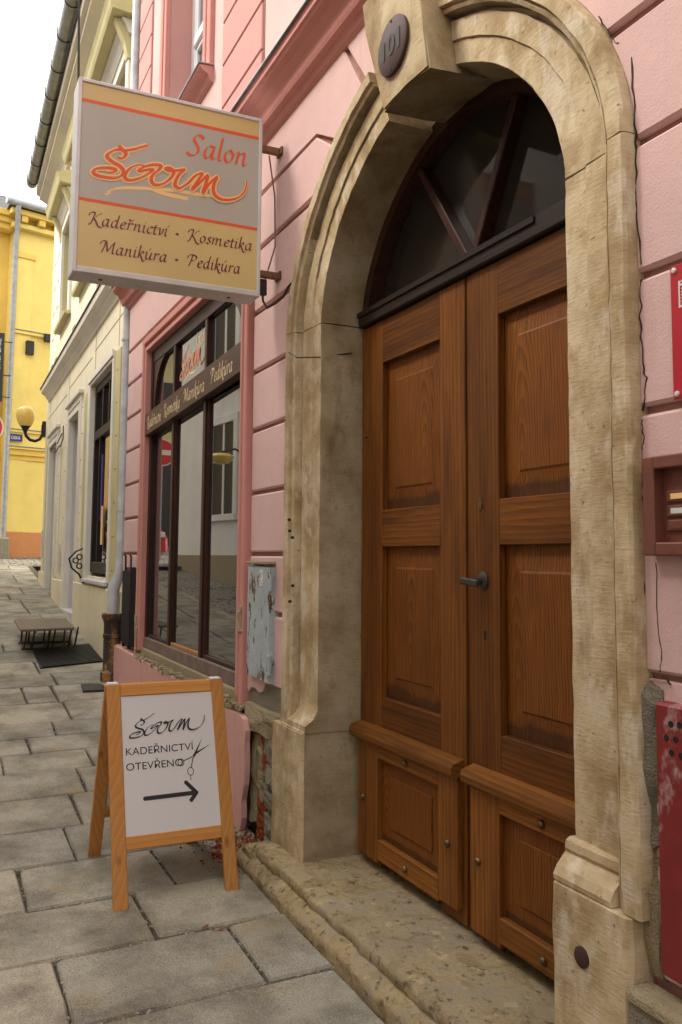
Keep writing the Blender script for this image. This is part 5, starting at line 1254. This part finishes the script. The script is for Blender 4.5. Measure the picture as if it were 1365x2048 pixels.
for f in ((0,1,2,3),(4,5,6,7),(0,1,5,4),(1,2,6,5),(2,3,7,6),(3,0,4,7)): m.bm.faces.new([vs[i] for i in f])
m.build('plate', M['blue'], NS)
ttf('ÚZKÁ', frY, .045, 3.628, .235, .062, M['label'], NS, 'lettering', .0055, .012)
# no-entry sign and black hanging banner at the street corner (mostly beyond the left edge of the picture)
def noentry(x, y, z, label, zb):
    t = thing('no_entry_sign', label, 'road sign', (x, y, zb))
    MB().lathe([(.0,.0),(.30,.0),(.30,-.02),(.0,-.02)], (x, y, z), 28, 'X').build('disc', M['label'], t); MB().lathe([(.0,.004),(.275,.004),(.275,.001),(.0,.001)], (x, y, z), 28, 'X').build('red_face', M['redenamel'], t)
    B('white_bar', M['label'], t, x+.004, x+.006, y-.2, y+.2, z-.055, z+.055, 0)
    MB().tube([(x-.04, y, zb), (x-.04, y, z+.3)], .028, 8).build('post', M['zinc'], t)
    return t
noentry(-18.2, -.53, 3.72, 'red and white no-entry sign beside the yellow house corner', 1.08)
BF = thing('hanging_banner', 'narrow black banner sign with white lettering on the yellow house corner', 'banner', (-18.9, -.2, 4.2))
MB().box(-18.92, -18.90, -.66, -.235, 4.35, 5.78, .004).build('banner_cloth', M['black'], BF)
ttf('CRÊPERIE', lambda u, v, h: (-18.899+h, -.30-(v-4.0), u), 4.98, 4.0, 5.66, .085, M['label'], BF)
for z in (5.6, 4.9, 4.45): MB().tube([(-18.91,-.68,z),(-18.91,-.08,z)], .012, 6).build('banner_rod', M['blackiron'], BF)

# ------------------------------------------------------------------ across the street (seen only as reflections in the shop windows), plus an added house that blocks light
OH = bpy.data.objects.new('white_house', None); COL.objects.link(OH); OH.location = (-18.0, -3.0, 0); OH.rotation_euler = (0, 0, math.atan2(-2.3, 20))
tag(OH, 'white plastered house with ochre plinth across the street, mirrored in the shop window', 'house')
def ob(name, mat, a, b, d0, d1, z0, z1, bev=.006): return MB().box(a, b, -d1, -d0, z0, z1, bev).build(name, mat, OH)
ob('wall', M['white'], 0, 26, 0, 5, -1, 7.6); ob('plinth', M['ochre'], -.02, 26, -.04, 0, -1, 1.25)
for k in range(8):
    x = 2.0 + k*2.9
    for (z0, z1) in ((2.0,3.7),(4.9,6.5)):
        wn = ob('window', M['blackiron'], x, x+1.0, -.004, .05, z0, z1); 
        m = MB(); m.box(x-.15, x, 0, .05, z0, z1, .006); m.box(x+1.0, x+1.15, 0, .05, z0, z1, .006); m.box(x-.15, x+1.15, 0, .05, z1, z1+.15, .006); m.box(x-.18, x+1.18, 0, .09, z0-.12, z0, .006); m.build('window_surround', M['white'], wn)
        m = MB(); m.box(x+.46, x+.54, .004, .02, z0, z1, .003); m.box(x, x+.46, .004, .02, z0+1.0, z0+1.07, .003); m.box(x+.54, x+1, .004, .02, z0+1.0, z0+1.07, .003); m.build('window_frame', M['pvc'], wn)
for z, dp in ((4.3,.06),(4.36,.10)): ob('string_course', M['white'], -.02, 26, -dp, 0, z, z+.06)
MB().prism([(0,7.3),(.06,7.3),(.12,7.42),(.25,7.5),(.27,7.6),(0,7.6)], -.1, 26, 'YZ').build('eaves_cornice', M['olive'], OH)
MB().prism([(.30,7.6),(-4.5,10.2),(-5,7.6)], -.1, 26, 'YZ').build('roof', M['slate'], OH)
LH = thing('light_blocking_house', 'unseen tall grey house added behind the viewer to block low light along the street', 'house', (14, -3, -.3))  # added out of view to hold back light from behind the camera
MB().box(13, 20, -9, .4, -.5, 8.5, .01).build('wall', M['lilac'], LH); MB().prism([(-9.3,8.5),(-4.3,11.5),(.7,8.5)], 12.7, 20, 'YZ').build('roof', M['slate'], LH)
for k in range(5):
    for z in (1.0, 4.4): B('window', M['blackiron'], LH, 12.97, 13.0, -8.3+k*1.75, -7.3+k*1.75, z, z+1.7, 0)
OY = thing('ochre_house', 'ochre house far down the street, mirrored in the shop window', 'house', (-26, -4, 1.5))
MB().box(-32,-24.6,-9,-1.2,1.2,7.5,.01).build('wall', M['olive'], OY); MB().box(-25,-24.5,-8.9,-1.3,1.2,4.4,.01).build('shopfront', M['blackiron'], OY); MB().prism([(-9.3,7.5),(-6.3,9.8),(-3.3,7.5)], -32.2, -23.8, 'YZ').build('roof', M['slate'], OY)
for k in range(3): B('window', M['blackiron'], OY, -24.595, -24.56, -6.3+k*1.6, -5.5+k*1.6, 4.8, 6.2, 0)
WL2 = thing('wall_lamp', 'yellow globe wall lamp on the white house, mirrored in the shop window', 'street lamp', (-14.6, -3.2, 2.9))
MB().lathe([(.0,-.12),(.12,-.10),(.20,-.04),(.22,.02),(.16,.07),(.0,.09)], (-14.6,-2.95,2.95), 18).build('globe', M['globe'], WL2, smooth=True)
MB().tube([(-14.6,-3.42,3.0),(-14.6,-3.2,3.12),(-14.6,-2.95,3.05)], .02, 8).build('arm', M['blackiron'], WL2)
noentry(-18.6, -2.86, 3.46, 'red and white no-entry sign on a post, mirrored in the salon window', 1.1)
CR = thing('parked_car', 'red car facing down the street, mirrored in the salon window', 'car', (-22.5, -2.55, 1.1))
def carp(poly, x0, x1): pass
m = MB(); cz = 1.06
body = [(-24.6,cz+.25),(-24.6,cz+.85),(-24.2,cz+.92),(-22.0,cz+.90),(-20.9,cz+.78),(-20.55,cz+.62),(-20.5,cz+.25)]
m.prism(body, -3.52, -1.85, 'XZ', .06); bd = m.build('body', M['carred'], CR, smooth=True)
MB().prism([(-24.3,cz+.9),(-23.7,cz+1.38),(-22.7,cz+1.40),(-21.9,cz+.9)], -3.40, -1.97, 'XZ', .05).build('cabin', M['glass'], CR)
MB().prism([(-23.8,cz+1.37),(-22.65,cz+1.38),(-22.62,cz+1.43),(-23.7,cz+1.43)], -3.37, -2.0, 'XZ', .01).build('roof', M['carred'], CR)
for y in (-3.44, -2.15): B('headlight', M['label'], CR, -20.56, -20.50, y, y+.24, cz+.60, cz+.72, .01)
B('grille', M['black'], CR, -20.50, -20.485, -3.12, -2.25, cz+.28, cz+.45, 0); B('number_plate', M['label'], CR, -20.485, -20.475, -2.95, -2.44, cz+.47, cz+.57, 0)
for x in (-23.8, -21.4):
    for y in (-3.42, -1.92): MB().lathe([(.30,0),(.30,.2)], (x, y, cz+.20), 18, 'Y').build('wheel', M['rubber'], CR)

# ------------------------------------------------------------------ strip helper properties
for o in bpy.data.objects:
    for k in ('_w', '_o'):
        if k in o: del o[k]
